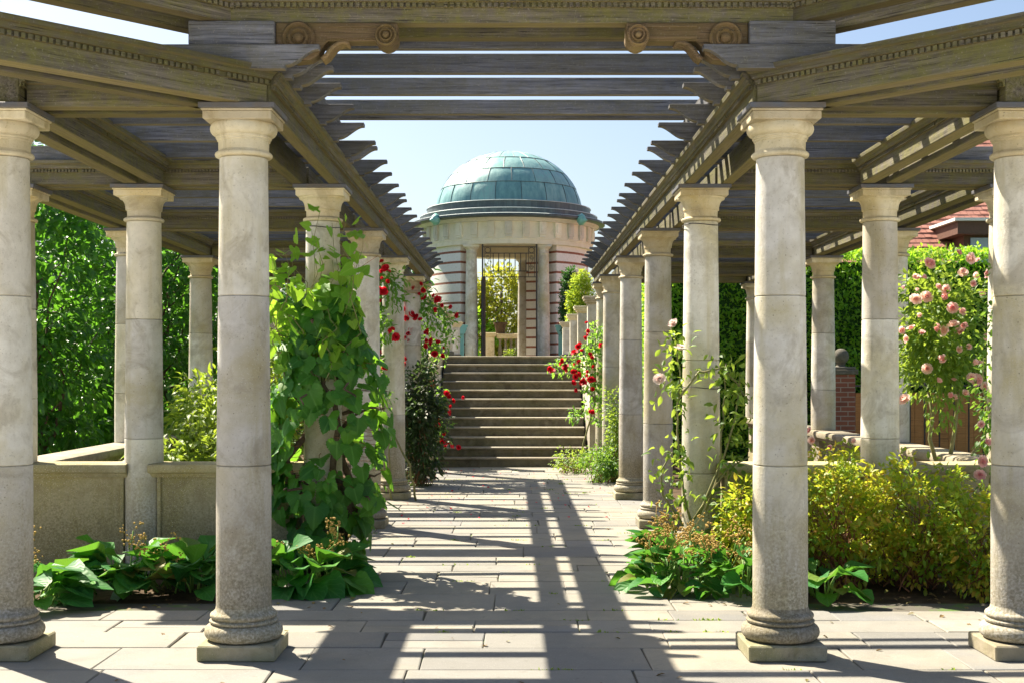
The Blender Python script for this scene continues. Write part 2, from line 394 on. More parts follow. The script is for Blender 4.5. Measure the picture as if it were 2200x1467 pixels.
while y > -2.4: front.append(y); y -= random.uniform(.38, .62)
rows = front[::-1][:-1]+rows
y = 14.0
while y < 21.3: y += random.uniform(.36, .6); rows.append(y)
b = MB()
def slab(x0, x1, y0, y1):
    g = random.uniform(.002, .005); gx = random.uniform(.002, .006); bv = .006; z = random.uniform(-.002, .003); t1, t2 = random.uniform(-.002, .002), random.uniform(-.002, .002)
    x0 += gx; x1 -= gx; y0 += g; y1 -= g; r = random.random(); sk = random.uniform(-.012, .012)
    o = [(x0, y0), (x1, y0), (x1+sk, y1), (x0+sk*.3, y1)]; i = [(x0+bv, y0+bv), (x1-bv, y0+bv), (x1+sk-bv, y1-bv), (x0+sk*.3+bv, y1-bv)]
    vs = [(p[0], p[1], -.02) for p in o]+[(p[0], p[1], z-.005) for p in o]+[(p[0], p[1], z+(t1 if k in (0, 3) else t2)) for k, p in enumerate(i)]
    fs = [(8, 9, 10, 11)]+[(k, (k+1) % 4, 4+(k+1) % 4, 4+k) for k in range(4)]+[(4+k, 4+(k+1) % 4, 8+(k+1) % 4, 8+k) for k in range(4)]
    b._add(vs, fs, r)
for y0, y1 in zip(rows[:-1], rows[1:]):
    wid = 4.45 if y1 < 8.75 else 1.72
    x = -wid-random.uniform(0, .5)
    while x < wid:
        l = random.uniform(.45, 1.25)
        a, c = max(x, -wid), min(x+l, wid)
        if c-a > .9 and random.random() < .25: m_ = a+(c-a)*random.uniform(.35, .65); slab(a, m_, y0, min(y1, 21.46)); slab(m_-.006, c, y0, min(y1, 21.46))
        elif y1-y0 > .36 and c-a < .8 and random.random() < .2: m_ = y0+(y1-y0)*random.uniform(.4, .6); slab(a, c, y0, m_); slab(a, c, m_, min(y1, 21.46))
        elif c-a > .12: slab(a, c, y0, min(y1, 21.46))
        x += l
pav = struct(b.build('paving', 'paving'))
# raised landing the round pavilion stands on
LZ = EYE+.355
b = MB(); b.box(-3.6, 3.4, 24.97, 47, -.88, LZ)
struct(b.build('landing', 'tread'))
# ================================================================== COLUMNS
ROW = [7.1+2.97*k for k in range(5)]+[20.5]
Z_CAP = EYE+1.44; Z_B = EYE+1.47; Z_BT = EYE+1.65; Z_R = EYE+1.64; Z_RT = EYE+1.77
def arc(cx, cz, r, a0, a1, n=6): return [(cx+r*math.cos(R(a0+(a1-a0)*i/n)), cz+r*math.sin(R(a0+(a1-a0)*i/n))) for i in range(n+1)]
def column_parts(t, H, joints, variant=0, base=True):
    z0 = 0
    if base:
        MB().box(-.212, .212, -.212, .212, 0, .085).build('plinth', 'plinth', t, bevel=.008)
        prof = [(.15, .085)]+arc(.172, .132, .046, -80, 80, 8)+[(.186, .18), (.186, .192), (.176, .197)]+arc(.185, .214, .018, 250, 100, 5)[::-1]+[(.165, .2), (.172, .232)]
        prof = [(.15, .086)]+arc(.170, .132, .045, -85, 85, 8)+[(.178, .18), (.186, .184), (.188, .194), (.180, .2), (.170, .204)]+arc(.168, .222, .016, -80, 80, 5)+[(.166, .243), (.156, .252), (.152, .27)]
        MB().lathe(prof, 48).build('base_moulding', 'column', t, smooth=True, auto=40)
        z0 = .262
    top = H-.245
    prof = []
    rb, rt = .151, .132
    zs = [z0+(top-z0)*i/14 for i in range(15)]
    for z in zs:
        f = (z-z0)/(top-z0); prof.append((rb-(rb-rt)*max(0, f-.25)/.75 if True else rb, z))
    jz = []
    for j in joints:
        if z0+.1 < j < top-.1: jz.append(j)
    def rad(z): f = (z-z0)/(top-z0); return rb-(rb-rt)*max(0, f-.25)/.75
    cuts_ = [z0]+jz+[top]
    for i in range(len(cuts_)-1):
        a_, c_ = cuts_[i], cuts_[i+1]
        pr_ = [(rad(a_)-.006, a_+.0005), (rad(a_), a_+.005)]+[(rad(a_+(c_-a_)*k/6), a_+(c_-a_)*k/6) for k in range(1, 6)]+[(rad(c_), c_-.005), (rad(c_)-.006, c_-.0005)]
        MB().lathe(pr_, 48).build('drum', 'column', t, smooth=True, auto=50)
    a = top
    if variant == 0:
        cp = [(.132, a)]+arc(.143, a+.016, .015, -90, 90, 6)+[(.143, a+.034), (.138, a+.04), (.139, a+.088), (.146, a+.094), (.146, a+.102), (.153, a+.107), (.153, a+.114)]
        cp += arc(.144, a+.158, .040, -80, 50, 7)+[(.168, a+.188), (.12, a+.19)]
    else:
        cp = [(.132, a)]+arc(.142, a+.014, .014, -90, 90, 6)+[(.136, a+.03), (.128, a+.036), (.130, a+.085), (.140, a+.09)]+[(.140+.042*(1-math.cos(R(90*i/6))), a+.095+.08*math.sin(R(90*i/6))) for i in range(7)]+[(.185, a+.18), (.185, a+.189), (.12, a+.19)]
    cm = MB().lathe(cp, 48)
    ab = [(-.2, a+.1885), (.2, a+.1885)]
    cap = cm.build('capital', 'capital', t, smooth=True, auto=40)
    q = MB(); q.box(-.186, .186, -.186, .186, a+.187, a+.232); q.box(-.194, .194, -.194, .194, a+.2325, a+.245)
    q.build('abacus', 'capital', t, bevel=.004)
    q = MB(); q.box(-.206, .206, -.206, .206, H, H+.029); q.build('slate_pad', 'slate', t, bevel=.003)
protos = {}
def col(x, y, z0, label, group, variant):
    jv = random.randrange(3) if z0 == 0 and variant == 1 else 0; key = (z0, variant, jv)
    if key not in protos:
        t = thing('stone_column', label, 'column', (x, y, z0), 0, group)
        H = Z_CAP-z0
        column_parts(t, H, [[1.05, 1.98], [.78, 1.66], [1.28, 2.12]][jv] if z0 < .1 else [.5, 1.2], variant, z0 == 0); protos[key] = t
        return t
    return dup(protos[key], (x, y, z0), random.choice([0, 1, 2, 3])*math.pi/2, label, group)
PZ = .86   # top of the parapets
XI, XM, XO = 1.49, 2.84, 3.9
for s, sd in ((-1, 'left'), (1, 'right')):
    extra = ['nearest the camera, on a square plinth', ('wrapped in large vine leaves' if s < 0 else 'with a pale rose climbing it'), '', '', '', 'at the foot of the steps']
    for k, yy in enumerate(ROW):
        lab = f'{sd} inner walkway column, {ORD[k]} from the camera' + (', '+extra[k] if extra[k] else '')
        col(s*XI, yy, 0, lab, 'stone columns along the walk', 0 if k == 0 else 1)
    col(s*2.82, ROW[0], 0, f'tall front column at the {sd} edge of the picture', 'stone columns along the walk', 0)
    col(s*2.9, ROW[1], -.001, f'column set into the low wall on the {sd} side', 'stone columns along the walk', 1)
    for k, yy in enumerate(ROW[1:]):
        col(s*XO, yy, PZ, f'short column standing on the {sd} outer parapet, {ORD[k]} from the camera', 'short columns on the parapets', 1)
    # neighbouring octagon corner, mostly outside the frame
    col(s*(XI+2.1), ROW[0]-2.1, 0, f'octagon corner column beyond the {sd} frame edge', 'stone columns along the walk', 0)
# ================================================================== TIMBER
CORN = [(0, -.085), (.010, -.085), (.012, -.060), (.030, -.056), (.034, -.044), (.046, -.030), (.062, -.022), (.066, -.002), (.066, .004), (0, .004)]
def beam(name, p0, p1, label, group, w=.115, z0=None, z1=None, sides=(1,), k0=0., k1=0., den=.026, mt='beam'):
    z0 = Z_B if z0 is None else z0; z1 = Z_BT if z1 is None else z1
    p0 = Vector((p0[0], p0[1], 0)); p1 = Vector((p1[0], p1[1], 0)); d = p1-p0; Ln = d.length; ang = math.atan2(d.y, d.x)
    o = MB(); h = z1-z0
    o.box(0, Ln, -w/2, w/2, 0, h)
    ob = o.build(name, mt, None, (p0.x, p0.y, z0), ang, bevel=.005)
    tag(ob, label, 'beam', group)
    for sd in sides:
        q = MB(); base = sd*(w/2+.0005)
        q.prism([(base+sd*a, h+c) for a, c in CORN], 0, Ln, 'x', skew=lambda p: (-k0*abs(p[0]-base), k1*abs(p[0]-base)))
        q.build('cornice', mt, ob)
        if den:
            q = MB(); x = .01
            while x < Ln-.02:
                if random.random() > .03: q.box(x, x+den*.6, min(base+sd*.009, base+sd*.024), max(base+sd*.009, base+sd*.024), h-.0845, h-.0605)
                x += den
            q.build('dentil_strip', mt, ob)
    return ob
T22 = math.tan(R(22.5)); G = 'timber beams of the pergola'
for s, sd in ((-1, 'left'), (1, 'right')):
    # along the walk: twin beams per bay, cornices on the outer faces
    for k in range(5):
        y0, y1 = ROW[k], ROW[k+1]
        if k == 0: ya = 7.034
        else: ya = y0+.001
        yb = y1 if k < 4 else y1+.28
        beam('walk_beam', (s*1.375, ya), (s*1.375, yb), f'{sd} walkway beam on the path side, {ORD[k]} bay from the camera', G, w=.09, sides=(s*-1 if False else s,), k0=T22 if k == 0 else 0)
        beam('walk_beam', (s*1.665, ya+.12), (s*1.665, yb), f'{sd} walkway beam on the garden side, {ORD[k]} bay from the camera', G, w=.09, sides=(-s,), den=0)
    # outer twin beams
    beam('outer_beam', (s*(XM-.1), ROW[0]-.15), (s*(XM-.1), ROW[1]-.23), f'{sd} front outer beam, inner one of the pair over the edge column', G, sides=(s,))
    beam('outer_beam', (s*(XM+.1), ROW[0]-.15), (s*(XM+.1), ROW[1]-.23), f'{sd} front outer beam, outer one of the pair over the edge column', G, sides=(-s,), den=0)
    for k in range(1, 5):
        y0, y1 = ROW[k], ROW[k+1]-(0 if k < 4 else -.28)
        beam('outer_beam', (s*(XO-.1), y0), (s*(XO-.1), y1-.002), f'{sd} outer parapet beam, inner one of the {ORD[k-1]} pair', G, sides=(s,))
        beam('outer_beam', (s*(XO+.1), y0), (s*(XO+.1), y1-.002), f'{sd} outer parapet beam, outer one of the {ORD[k-1]} pair', G, sides=(-s,), den=0)
    # cross beams at every row
    for k in range(6):
        xa, xb = s*1.66, s*(XM-.17 if k == 0 else XO-.17)
        for j, dy in enumerate((-.1, .1)):
            if k == 0: dy += .08
            a, c = ((xa, ROW[k]+dy), (xb, ROW[k]+dy))
            if s < 0: a, c = c, a
            beam('cross_beam', a, c, f'{sd} cross beam at the {ORD[k]} row, {"near" if j == 0 else "far"} one of the pair', G, sides=(-1,) if j == 0 else (1,), den=.026 if (j == 0 and k) else 0, z1=Z_BT-.004)
    # octagon beams running out to the next corner, 45 degrees
    d = Vector((s*math.sqrt(.5), -math.sqrt(.5), 0)); nI = Vector((-s*math.sqrt(.5), -math.sqrt(.5), 0))
    C0 = Vector((s*XI, ROW[0], 0))
    for off, nm, dn, st in ((.105, 'inner', .034, .066-.105*T22+.0), (-.105, 'outer', 0, .13)):
        a = C0+nI*off+d*(-.0665+.023 if off > 0 else .12); e = C0+nI*off+d*3.0
        kk = T22 if off > 0 else 0
        if s < 0: beam('octagon_beam', a, e, f'{sd} diagonal beam rising towards the camera, {nm} one of the pair', G, sides=((1,) if off > 0 else (-1,)), k0=kk, den=dn, z1=Z_BT+.02)
        else: beam('octagon_beam', e, a, f'{sd} diagonal beam rising towards the camera, {nm} one of the pair', G, sides=((1,) if off > 0 else (-1,)), k1=kk, den=dn, z1=Z_BT+.02)
# rafters with ogee tails
def ogee(h=.13):
    pts = [(0, h), (0, h-.026)]
    for i in range(1, 11):
        t = i/10; pts.append((.006+.175*t, h-.026-.086*(t*t*(3-2*t))))
    pts += [(.184, h-.113), (.186, 0.0)]
    return pts
def rafter_mesh(Ln, both=True):
    p = ogee(); poly = list(p)
    if both: poly += [(Ln-x, z) for x, z in p[::-1]]
    else: poly += [(Ln, 0), (Ln, .13)]
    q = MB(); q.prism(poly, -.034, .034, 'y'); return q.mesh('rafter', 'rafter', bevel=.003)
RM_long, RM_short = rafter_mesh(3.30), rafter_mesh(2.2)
ry = [6.9, 7.12, 7.39, 7.80, 8.41, 9.05, 9.70]
for k in range(1, 5):
    for o_ in (-.11, .53, 1.15, 1.83, 2.48):
        if ROW[k]+o_ < 20.75: ry.append(ROW[k]+o_)
for s, sd in ((-1, 'left'), (1, 'right')):
    for i, yy in enumerate(ry):
        short = yy < 9.9
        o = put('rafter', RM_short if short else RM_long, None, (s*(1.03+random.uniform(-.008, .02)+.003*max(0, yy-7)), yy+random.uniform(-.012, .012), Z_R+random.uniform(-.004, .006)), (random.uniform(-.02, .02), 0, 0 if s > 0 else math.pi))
        tag(o, f'{sd} side rafter with curved tail over the path, {ORD[i] if i < 30 else i} from the camera', 'rafter', 'rafters with curved tails')
# upper tier over the mouth of the walk: padstone boxes, scroll brackets, ring beam, full-width rafters
for s, sd in ((-1, 'left'), (1, 'right')):
    q = MB(); q.box(-.232, .232, 0, .13, 0, .129)
    o = q.build('bearer_block', 'rafter', None, (s*1.512, 6.88, Z_RT+.004), 0, bevel=.005); tag(o, f'{sd} short cross block beside the scroll bracket under the upper beams', 'block', 'cross blocks under the upper beams')
    q = MB(); q.box(.132, 2.75, -.225, .225, 0, .128)
    o = q.build('bearer', 'rafter', None, (s*1.512, 6.88, Z_RT+.004), math.pi/2, bevel=.006); tag(o, f'{sd} wide timber bearer under the upper beams', 'beam', 'wide upper bearers')
    t = thing('scroll_bracket', f'{sd} carved scroll bracket with rosette under the front upper beam', 'bracket', (s*1.28, 6.97, Z_RT+.132), 0, 'carved scroll brackets')
    mx = Matrix.Scale(-s, 4, (1, 0, 0))
    def MX(p): return mx
    arm = MB()
    prof = [(0, 0), (.66, 0), (.66, -.1), (.28, -.1), (.255, -.13), (.235, -.17), (.19, -.2), (.11, -.21), (.03, -.19), (0, -.16)]
    arm.prism([(-s*x, z) for x, z in prof], -.055, .055, 'y'); arm.build('arm', 'carved', t, bevel=.006)
    q = MB(); q.prism([(-s*x, z) for x, z in [(.28, -.018), (.57, -.018), (.57, -.026), (.28, -.026)]], -.062, -.054, 'y')
    q.prism([(-s*x, z) for x, z in [(.28, -.078), (.57, -.078), (.57, -.088), (.28, -.088)]], -.062, -.054, 'y'); q.build('fillet', 'carved', t)
    def ringdisc(cx, cz, r, y0, name):
        q = MB(); rings = [(r, .0), (r, -.018), (r*.9, -.026), (r*.8, -.018), (r*.74, -.006), (r*.66, -.006), (r*.6, -.020), (r*.50, -.024), (r*.44, -.008), (r*.34, -.004), (r*.28, -.022), (r*.14, -.032), (.001, -.034)]
        q.lathe(rings, 36, cap=False); q.v = [(cx+x, y0+z, cz+y_) for x, y_, z in q.v]
        return q.build(name, 'carved', t, smooth=True, auto=50)
    ringdisc(-s*.125, -.085, .088, -.056, 'rosette')
    q = MB(); cyl = [(-s*.60+.0625*math.cos(2*math.pi*i/28), -.062+.0625*math.sin(2*math.pi*i/28)-.012) for i in range(28)]
    q.prism(cyl, -.075, .075, 'y'); q.build('end_roll', 'carved', t, smooth=True, auto=50)
    ringdisc(-s*.60, -.074, .058, -.076, 'end_boss')
    q = MB()    # leaf curl below the arm
    for w0 in (-.045, -.022, 0, .022, .045):
        pts = [(-s*x, w0, z) for x, z in ((.395, -.112), (.375, -.104), (.345, -.108), (.318, -.124), (.295, -.15), (.275, -.178), (.25, -.198))]
        q.tube(pts, [.008, .011, .013, .014, .015, .015, .012], 6)
    q.build('leaf_curl', 'carved', t, smooth=True)
HU = Z_RT+.134           # underside of the upper ring
Y0 = 6.93
UG = 'upper ring beams'
fr = 1.525
beam('ring_beam', (fr+.04, Y0+.05), (-fr-.04, Y0+.05), 'long front upper beam with dentils across the top of the picture', UG, w=.10, z0=HU, z1=HU+.165, sides=(1,), k0=0, k1=0, den=.034)
beam('ring_beam', (fr, Y0+.30), (-fr, Y0+.30), 'plain upper beam just behind the long front one', UG, w=.10, z0=HU-.012, z1=HU+.15, sides=(), den=0)
for s, sd in ((-1, 'left'), (1, 'right')):
    d = Vector((s*math.sqrt(.5), -math.sqrt(.5), 0)); a = Vector((s*fr, Y0, 0)); nI = Vector((s*math.sqrt(.5), math.sqrt(.5), 0))
    for off, nm in ((.05, 'near'), (.27, 'far')):
        p = a+nI*off*1.0+d*(-.045 if off < .1 else -.10); e = p+d*3.1
        args = (p, e) if s < 0 else (e, p)
        beam('ring_beam', args[0], args[1], f'{sd} diagonal upper beam at the top corner, {nm} one of the pair', UG, w=.10, z0=HU+(.003 if off < .1 else -.016), z1=HU+(.161 if off < .1 else .156), sides=(1,) if off < .1 else (), k0=0, k1=0, den=.034 if off < .1 else 0)
for i, (yy, hh) in enumerate(((7.50, .115), (8.11, .125), (8.73, .117), (9.38, .106), (9.56, .05))):
    q = MB(); Ln = 2.98; q.box(0, Ln, -.03, .03, 0, hh)
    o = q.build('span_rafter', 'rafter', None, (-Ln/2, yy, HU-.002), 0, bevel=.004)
    tag(o, f'full width overhead rafter spanning the walk, {ORD[i]} from the camera', 'rafter', 'full width rafters')
for i, x in enumerate([-1.32, -.905, -.49, -.075, .34, .755, 1.17]):
    q = MB(); q.box(0, 1.55, -.036, .036, 0, .12)
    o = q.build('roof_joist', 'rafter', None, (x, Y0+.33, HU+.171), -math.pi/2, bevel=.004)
    tag(o, f'roof joist end above the front upper beam, {ORD[i]} from the left', 'joist', 'joists on the upper ring')
# ================================================================== PARAPETS AND BALUSTRADES
COPE = [(-.15, 0), (.15, 0), (.155, .02)]
def cope_poly(w=.16, h=.11):
    r = h*.33
    return [(-w*.72, 0), (w*.72, 0), (w*.8, h*.3), (w-.01, h*.36), (w, h*.62), (w-.012, h*.9), (w-.05, h), (-w+.05, h), (-w+.012, h*.9), (-w, h*.62), (-w+.01, h*.36), (-w*.8, h*.3)]
for s, sd in ((-1, 'left'), (1, 'right')):
    for (x0, x1, nm) in ((1.66, 2.77, 'beside the inner column'), (3.03, 4.1, 'towards the outer corner')):
        t = thing('parapet_wall', f'low mossy stone wall panel on the {sd}, {nm}', 'wall', (s*(x0+x1)/2, ROW[1], 0), 0, 'low walls between columns')
        hw = (x1-x0)/2
        q = MB(); q.box(-hw, hw, -.09, .1, -.1, PZ-.11); q.build('panel', 'parapet', t)
        q = MB(); q.box(-hw, hw, -.115, -.0905, -.1, .10); q.box(-hw, -hw+.03, -.105, -.0905, .1, PZ-.11); q.box(hw-.03, hw, -.105, -.0905, .1, PZ-.11)
        q.build('panel_border', 'parapet', t, bevel=.004)
        q = MB(); q.prism(cope_poly(), -hw-.06 if nm[0] == 'b' else -hw-.03, hw+.03, 'x'); o = q.build('coping', 'parapet', t, (0, 0, PZ-.11), 0, smooth=True, auto=45)
# outer balustrades along the terrace edge
bal = MB().lathe([(.03, 0), (.055, .0), (.055, .03), (.035, .04), (.045, .07), (.068, .14), (.06, .2), (.034, .30), (.03, .36), (.045, .39), (.055, .40), (.055, .43)], 14).mesh('baluster', 'coping', smooth=True, auto=45)
for s, sd in ((-1, 'left'), (1, 'right')):
    for k in range(1, 5):
        y0, y1 = ROW[k], ROW[k+1]; hl = (y1-y0)/2-.001
        t = thing('balustrade', f'{sd} outer stone balustrade, {ORD[k-1]} bay from the camera', 'balustrade', (s*XO, (y0+y1)/2, 0), math.pi/2, 'outer balustrades')
        q = MB(); q.box(-hl, hl, -.11, .11, -.5, .31); q.build('base_wall', 'parapet', t)
        q = MB(); q.prism(cope_poly(.19, .12), -hl, hl, 'x'); q.build('coping', 'coping', t, (0, 0, PZ-.12), 0, smooth=True, auto=45)
        q = MB(); q.box(-hl, -hl+.2, -.10, .10, .31, PZ-.12); q.build('end_block', 'coping', t); q = MB(); q.box(hl-.2, hl, -.10, .10, .31, PZ-.12); q.build('end_block', 'coping', t)
        n = 10 if hl > 1 else 5
        for i in range(n): put('baluster', bal, t, (-hl+.32+(2*hl-.64)*i/(n-1), 0, .311))
# ================================================================== STEPS
t = thing('stone_staircase', 'flight of twelve dark stone steps at the end of the walk', 'stairs', (0, 21.4, 0))
RS = LZ/12; TR = .3
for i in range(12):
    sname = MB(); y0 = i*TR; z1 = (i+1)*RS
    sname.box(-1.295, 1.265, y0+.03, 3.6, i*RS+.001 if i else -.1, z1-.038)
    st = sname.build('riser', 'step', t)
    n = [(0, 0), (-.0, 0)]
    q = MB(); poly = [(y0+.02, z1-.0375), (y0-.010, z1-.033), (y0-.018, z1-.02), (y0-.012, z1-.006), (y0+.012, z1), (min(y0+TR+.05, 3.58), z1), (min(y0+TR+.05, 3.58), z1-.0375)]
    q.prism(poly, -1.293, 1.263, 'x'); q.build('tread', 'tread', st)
def fluted(mb, x0, x1, y0, z0, z1, n=5):
    pass
for s, sd in ((-1, 'left'), (1, 'right')):
    t = thing('stair_cheek', f'{sd} stone cheek wall beside the steps', 'wall', (s*1.46-.015, 21.25, 0), 0, 'stair cheek walls')
    q = MB(); q.box(-.145, .145, .25, 3.71, -.1, 1.55); q.build('side_wall', 'column', t)
    poly = []; n = 6; hw = .175       # fluted front pier
    for i in range(n):
        x0 = -hw+.02+(2*hw-.04)*i/n; x1 = -hw+.02+(2*hw-.04)*(i+1)/n; m_ = (x0+x1)/2; wv = (x1-x0)/2*.8
        poly += [(x0, 0)]+[(m_-wv*math.cos(R(180*j/6)), .018*math.sin(R(180*j/6))) for j in range(7)]
    poly += [(hw-.02, 0), (hw-.02, .249), (-hw+.02, .249)]
    q = MB(); q.prism(poly, .12, 1.58, 'z'); q.box(-hw, hw, -.02, .249, -.1, .12); q.build('fluted_pier', 'column', t)
    q = MB(); q.prism(cope_poly(.2, .12), -.02, .32, 'y'); q.build('pier_cap', 'capital', t, (0, 0, 1.581), 0)
    q = MB(); prof = [(.32+.3*i/6, 1.56+.34*math.sin(R(90*i/6))) for i in range(7)]
    q.prism([(.321, 1.551)]+prof+[(3.7, 1.9), (3.7, 1.551)], -.13, .13, 'x'); q.build('ramp', 'capital', t, smooth=True, auto=40)
# landing piers: square posts with moulded caps
def pier(loc, label):
    t = thing('stone_pier', label, 'pier', loc, 0, 'stone piers on the landing')
    MB().box(-.16, .16, -.16, .16, 0, .16).build('pier_base', 'step', t, bevel=.006)
    q = MB(); q.box(-.125, .125, -.125, .125, .16, .86); q.build('pier_shaft', 'column', t, bevel=.006)
    q = MB(); q.box(-.085, .085, -.131, -.1255, .25, .78); q.build('pier_panel', 'column', t)
    q = MB(); q.box(-.14, .14, -.14, .14, .861, .89); q.box(-.165, .165, -.165, .165, .891, .925); q.box(-.19, .19, -.19, .19, .926, .96); q.box(-.205, .205, -.205, .205, .961, 1.0)
    q.build('pier_cap', 'capital', t, bevel=.006); return t
pr = None
for s, sd in ((-1, 'left'), (1, 'right')):
    for i, yy in enumerate((22.3, 25.6, 29.0, 33.2)):
        lab = f'{sd} square stone pier above the steps, {ORD[i]} from the camera'
        zz = LZ if yy > 25 else 1.9
        loc = (s*1.46-.02, yy, zz+.001)
        pr = pier(loc, lab) if pr is None else dup(pr, loc, 0, lab)
# ================================================================== ROUND PAVILION
M['wall_band'] = None
def banded(name, base, dark, brick, z0, pitch, th):
    m, n, b = mat(name)
    pos = N(n, 'ShaderNodeNewGeometry').outputs['Position']
    s_ = N(n, 'ShaderNodeSeparateXYZ'); L(n, pos, s_.inputs[0])
    f = math_(n, 'FRACT', math_(n, 'DIVIDE', math_(n, 'SUBTRACT', s_.outputs[2], z0), pitch))
    isb = math_(n, 'LESS_THAN', f, th/pitch)
    n1 = noise(n, pos, 3, 5, .6); n2 = noise(n, pos, 18, 4, .6); n3 = noise(n, mapping(n, pos, (14, 14, 40)), 1, 3)
    c = mix(n, n1, base, dark)
    c = mix(n, math_(n, 'MULTIPLY', ramp(n, n2, [(.5, 0), (.75, 1)]), .3), c, (.34, .31, .24))
    br = mix(n, ramp(n, n3, [(.35, 0), (.65, 1)]), brick, (brick[0]*.6, brick[1]*.55, brick[2]*.55))
    L(n, mix(n, isb, c, br), b.inputs['Base Color']); b.inputs['Roughness'].default_value = .85; b.inputs['Specular IOR Level'].default_value = .2
    bump(n, b, math_(n, 'SUBTRACT', n2, math_(n, 'MULTIPLY', isb, .8)), .4, .01); return m
M['wall_band'] = banded('banded_stone_brick', (.80, .79, .77), (.70, .69, .67), (.34, .15, .105), LZ+.19, .293, .064)
M['frieze'] = stone('frieze_stone', (.80, .78, .71), (.72, .69, .59), (.50, .47, .2), .22, lichen=.2)
def copper(name, cols):
    m, n, b = mat(name)
    pos = N(n, 'ShaderNodeNewGeometry').outputs['Position']; at = N(n, 'ShaderNodeAttribute'); at.attribute_name = 'rnd'
    st = noise(n, mapping(n, pos, (7, 7, .8)), 1, 5, .65); n1 = noise(n, pos, 2.0, 4)
    c = ramp(n, math_(n, 'ADD', math_(n, 'MULTIPLY', at.outputs['Fac'], .26), math_(n, 'ADD', math_(n, 'MULTIPLY', st, .6), math_(n, 'MULTIPLY', n1, .25))), [(.25+.5*i/(len(cols)-1), q) for i, q in enumerate(cols)])
    L(n, c, b.inputs['Base Color']); b.inputs['Roughness'].default_value = .42; b.inputs['Metallic'].default_value = .1; b.inputs['Specular IOR Level'].default_value = .5
    bump(n, b, noise(n, pos, 3.5, 4), .35, .03); return m
M['dome'] = copper('dome_copper', [(.06, .16, .18), (.11, .25, .265), (.16, .34, .34), (.26, .44, .42), (.18, .50, .43)])
M['copper_dark'] = copper('dark_copper', [(.03, .04, .05), (.055, .07, .08), (.075, .10, .105), (.12, .17, .165)])
M['verdigris'] = copper('verdigris', [(.06, .22, .22), (.10, .33, .31), (.17, .42, .38), (.22, .46, .42)])
M['flash'] = plain('lead_flashing', (.42, .50, .50), (.56, .62, .61), 8, .5)
M['plaster'] = plain('plaster', (.60, .50, .34), (.52, .43, .29), 3, .9)
M['iron'] = plain('iron', (.025, .025, .03), (.05, .045, .045), 20, .5)
M['gate_wood'] = wood('gate_wood', (.05, .035, .03), (.09, .065, .055), (.07, .05, .04), (.1, .09, .06), .2)
XC, YC = -.10, 38.6
ro = thing('round_pavilion', 'round stone pavilion with brick bands under a green copper dome', 'pavilion', (XC, YC, LZ))
zA = EYE+3.69-LZ; zF = EYE+4.32-LZ
def ringarc(a0, a1, r0, r1, z0, z1, n=28):
    poly = [(r1*math.cos(R(a0+(a1-a0)*i/n)), r1*math.sin(R(a0+(a1-a0)*i/n))) for i in range(n+1)]+[(r0*math.cos(R(a1-(a1-a0)*i/n)), r0*math.sin(R(a1-(a1-a0)*i/n))) for i in range(n+1)]
    q = MB(); q.prism(poly, z0, z1, 'z'); return q
ringarc(305, 434, 2.0, 2.40, 0, zA-.001).build('wall', 'wall_band', ro, smooth=True, auto=30)
ringarc(133, 235, 2.0, 2.40, 0, zA-.001).build('wall', 'wall_band', ro, smooth=True, auto=30)
q = MB(); q.lathe([(1.98, zA), (2.52, zA), (2.52, zA+.13), (2.535, zA+.135), (2.535, zA+.165), (2.52, zA+.17), (2.52, zF), (1.98, zF), (1.98, zA)], 96, cap=False); q.build('entablature', 'frieze', ro, smooth=True, auto=30)
for i in range(-11, 12):
    a = R(270+i*11.2)
    q = MB(); mx = Matrix.Rotation(a, 4, 'Z')
    q.box(2.50, 2.585, -.105, .105, zA+.26, zF-.005, mx); q.box(2.50, 2.56, -.09, .09, zA+.19, zA+.259, mx); q.box(2.5855, 2.60, -.05, .05, zA+.33, zF-.06, mx)
    q.build('frieze_block', 'frieze', ro, bevel=.004)
q = MB(); q.lathe([(2.5, zF), (2.60, zF), (2.62, zF+.03), (2.68, zF+.05), (2.72, zF+.09), (2.72, zF+.12), (2.4, zF+.125)], 96, cap=False); q.build('cornice', 'frieze', ro, smooth=True, auto=30)
q = MB(); q.lathe([(2.70, zF+.092), (2.86, zF+.10), (2.90, zF+.13), (2.90, zF+.185), (2.84, zF+.19)], 96, cap=False); q.build('gutter', 'copper_dark', ro, smooth=True, auto=40)
q = MB(); q.lathe([(2.888, zF+.192), (2.86, zF+.205), (2.64, zF+.225)], 96, cap=False); q.build('gutter_flashing', 'flash', ro, smooth=True)
q = MB(); q.lathe([(2.66, zF+.20), (2.66, zF+.36), (2.63, zF+.375), (2.47, zF+.385), (2.46, zF+.39), (2.46, zF+.60), (2.43, zF+.615), (2.15, zF+.63)], 96, cap=False); q.build('copper_drum', 'copper_dark', ro, smooth=True, auto=30)
q = MB()
for (r_, z) in ((2.67, .365), (2.47, .605)): q.lathe([(r_, zF+z-.006), (r_+.012, zF+z), (r_, zF+z+.016), (r_-.03, zF+z+.018)], 96, cap=False)
q.build('drum_edge', 'flash', ro, smooth=True)
zD = zF+.60; HD = EYE+6.68-LZ-zD; off = .12
def dome_pt(u, a, lift=0.):      # u 0..1 up the dome
    e = u*math.pi/2; zz = math.sin(e); rr = math.cos(e)
    return ((2.20+lift)*rr*math.cos(a), (2.20+lift)*rr*math.sin(a), zD-off+(HD+off+lift)*zz)
q = MB(); cuts = [0.03, .25, .42, .61, 1.0]; NS = 18
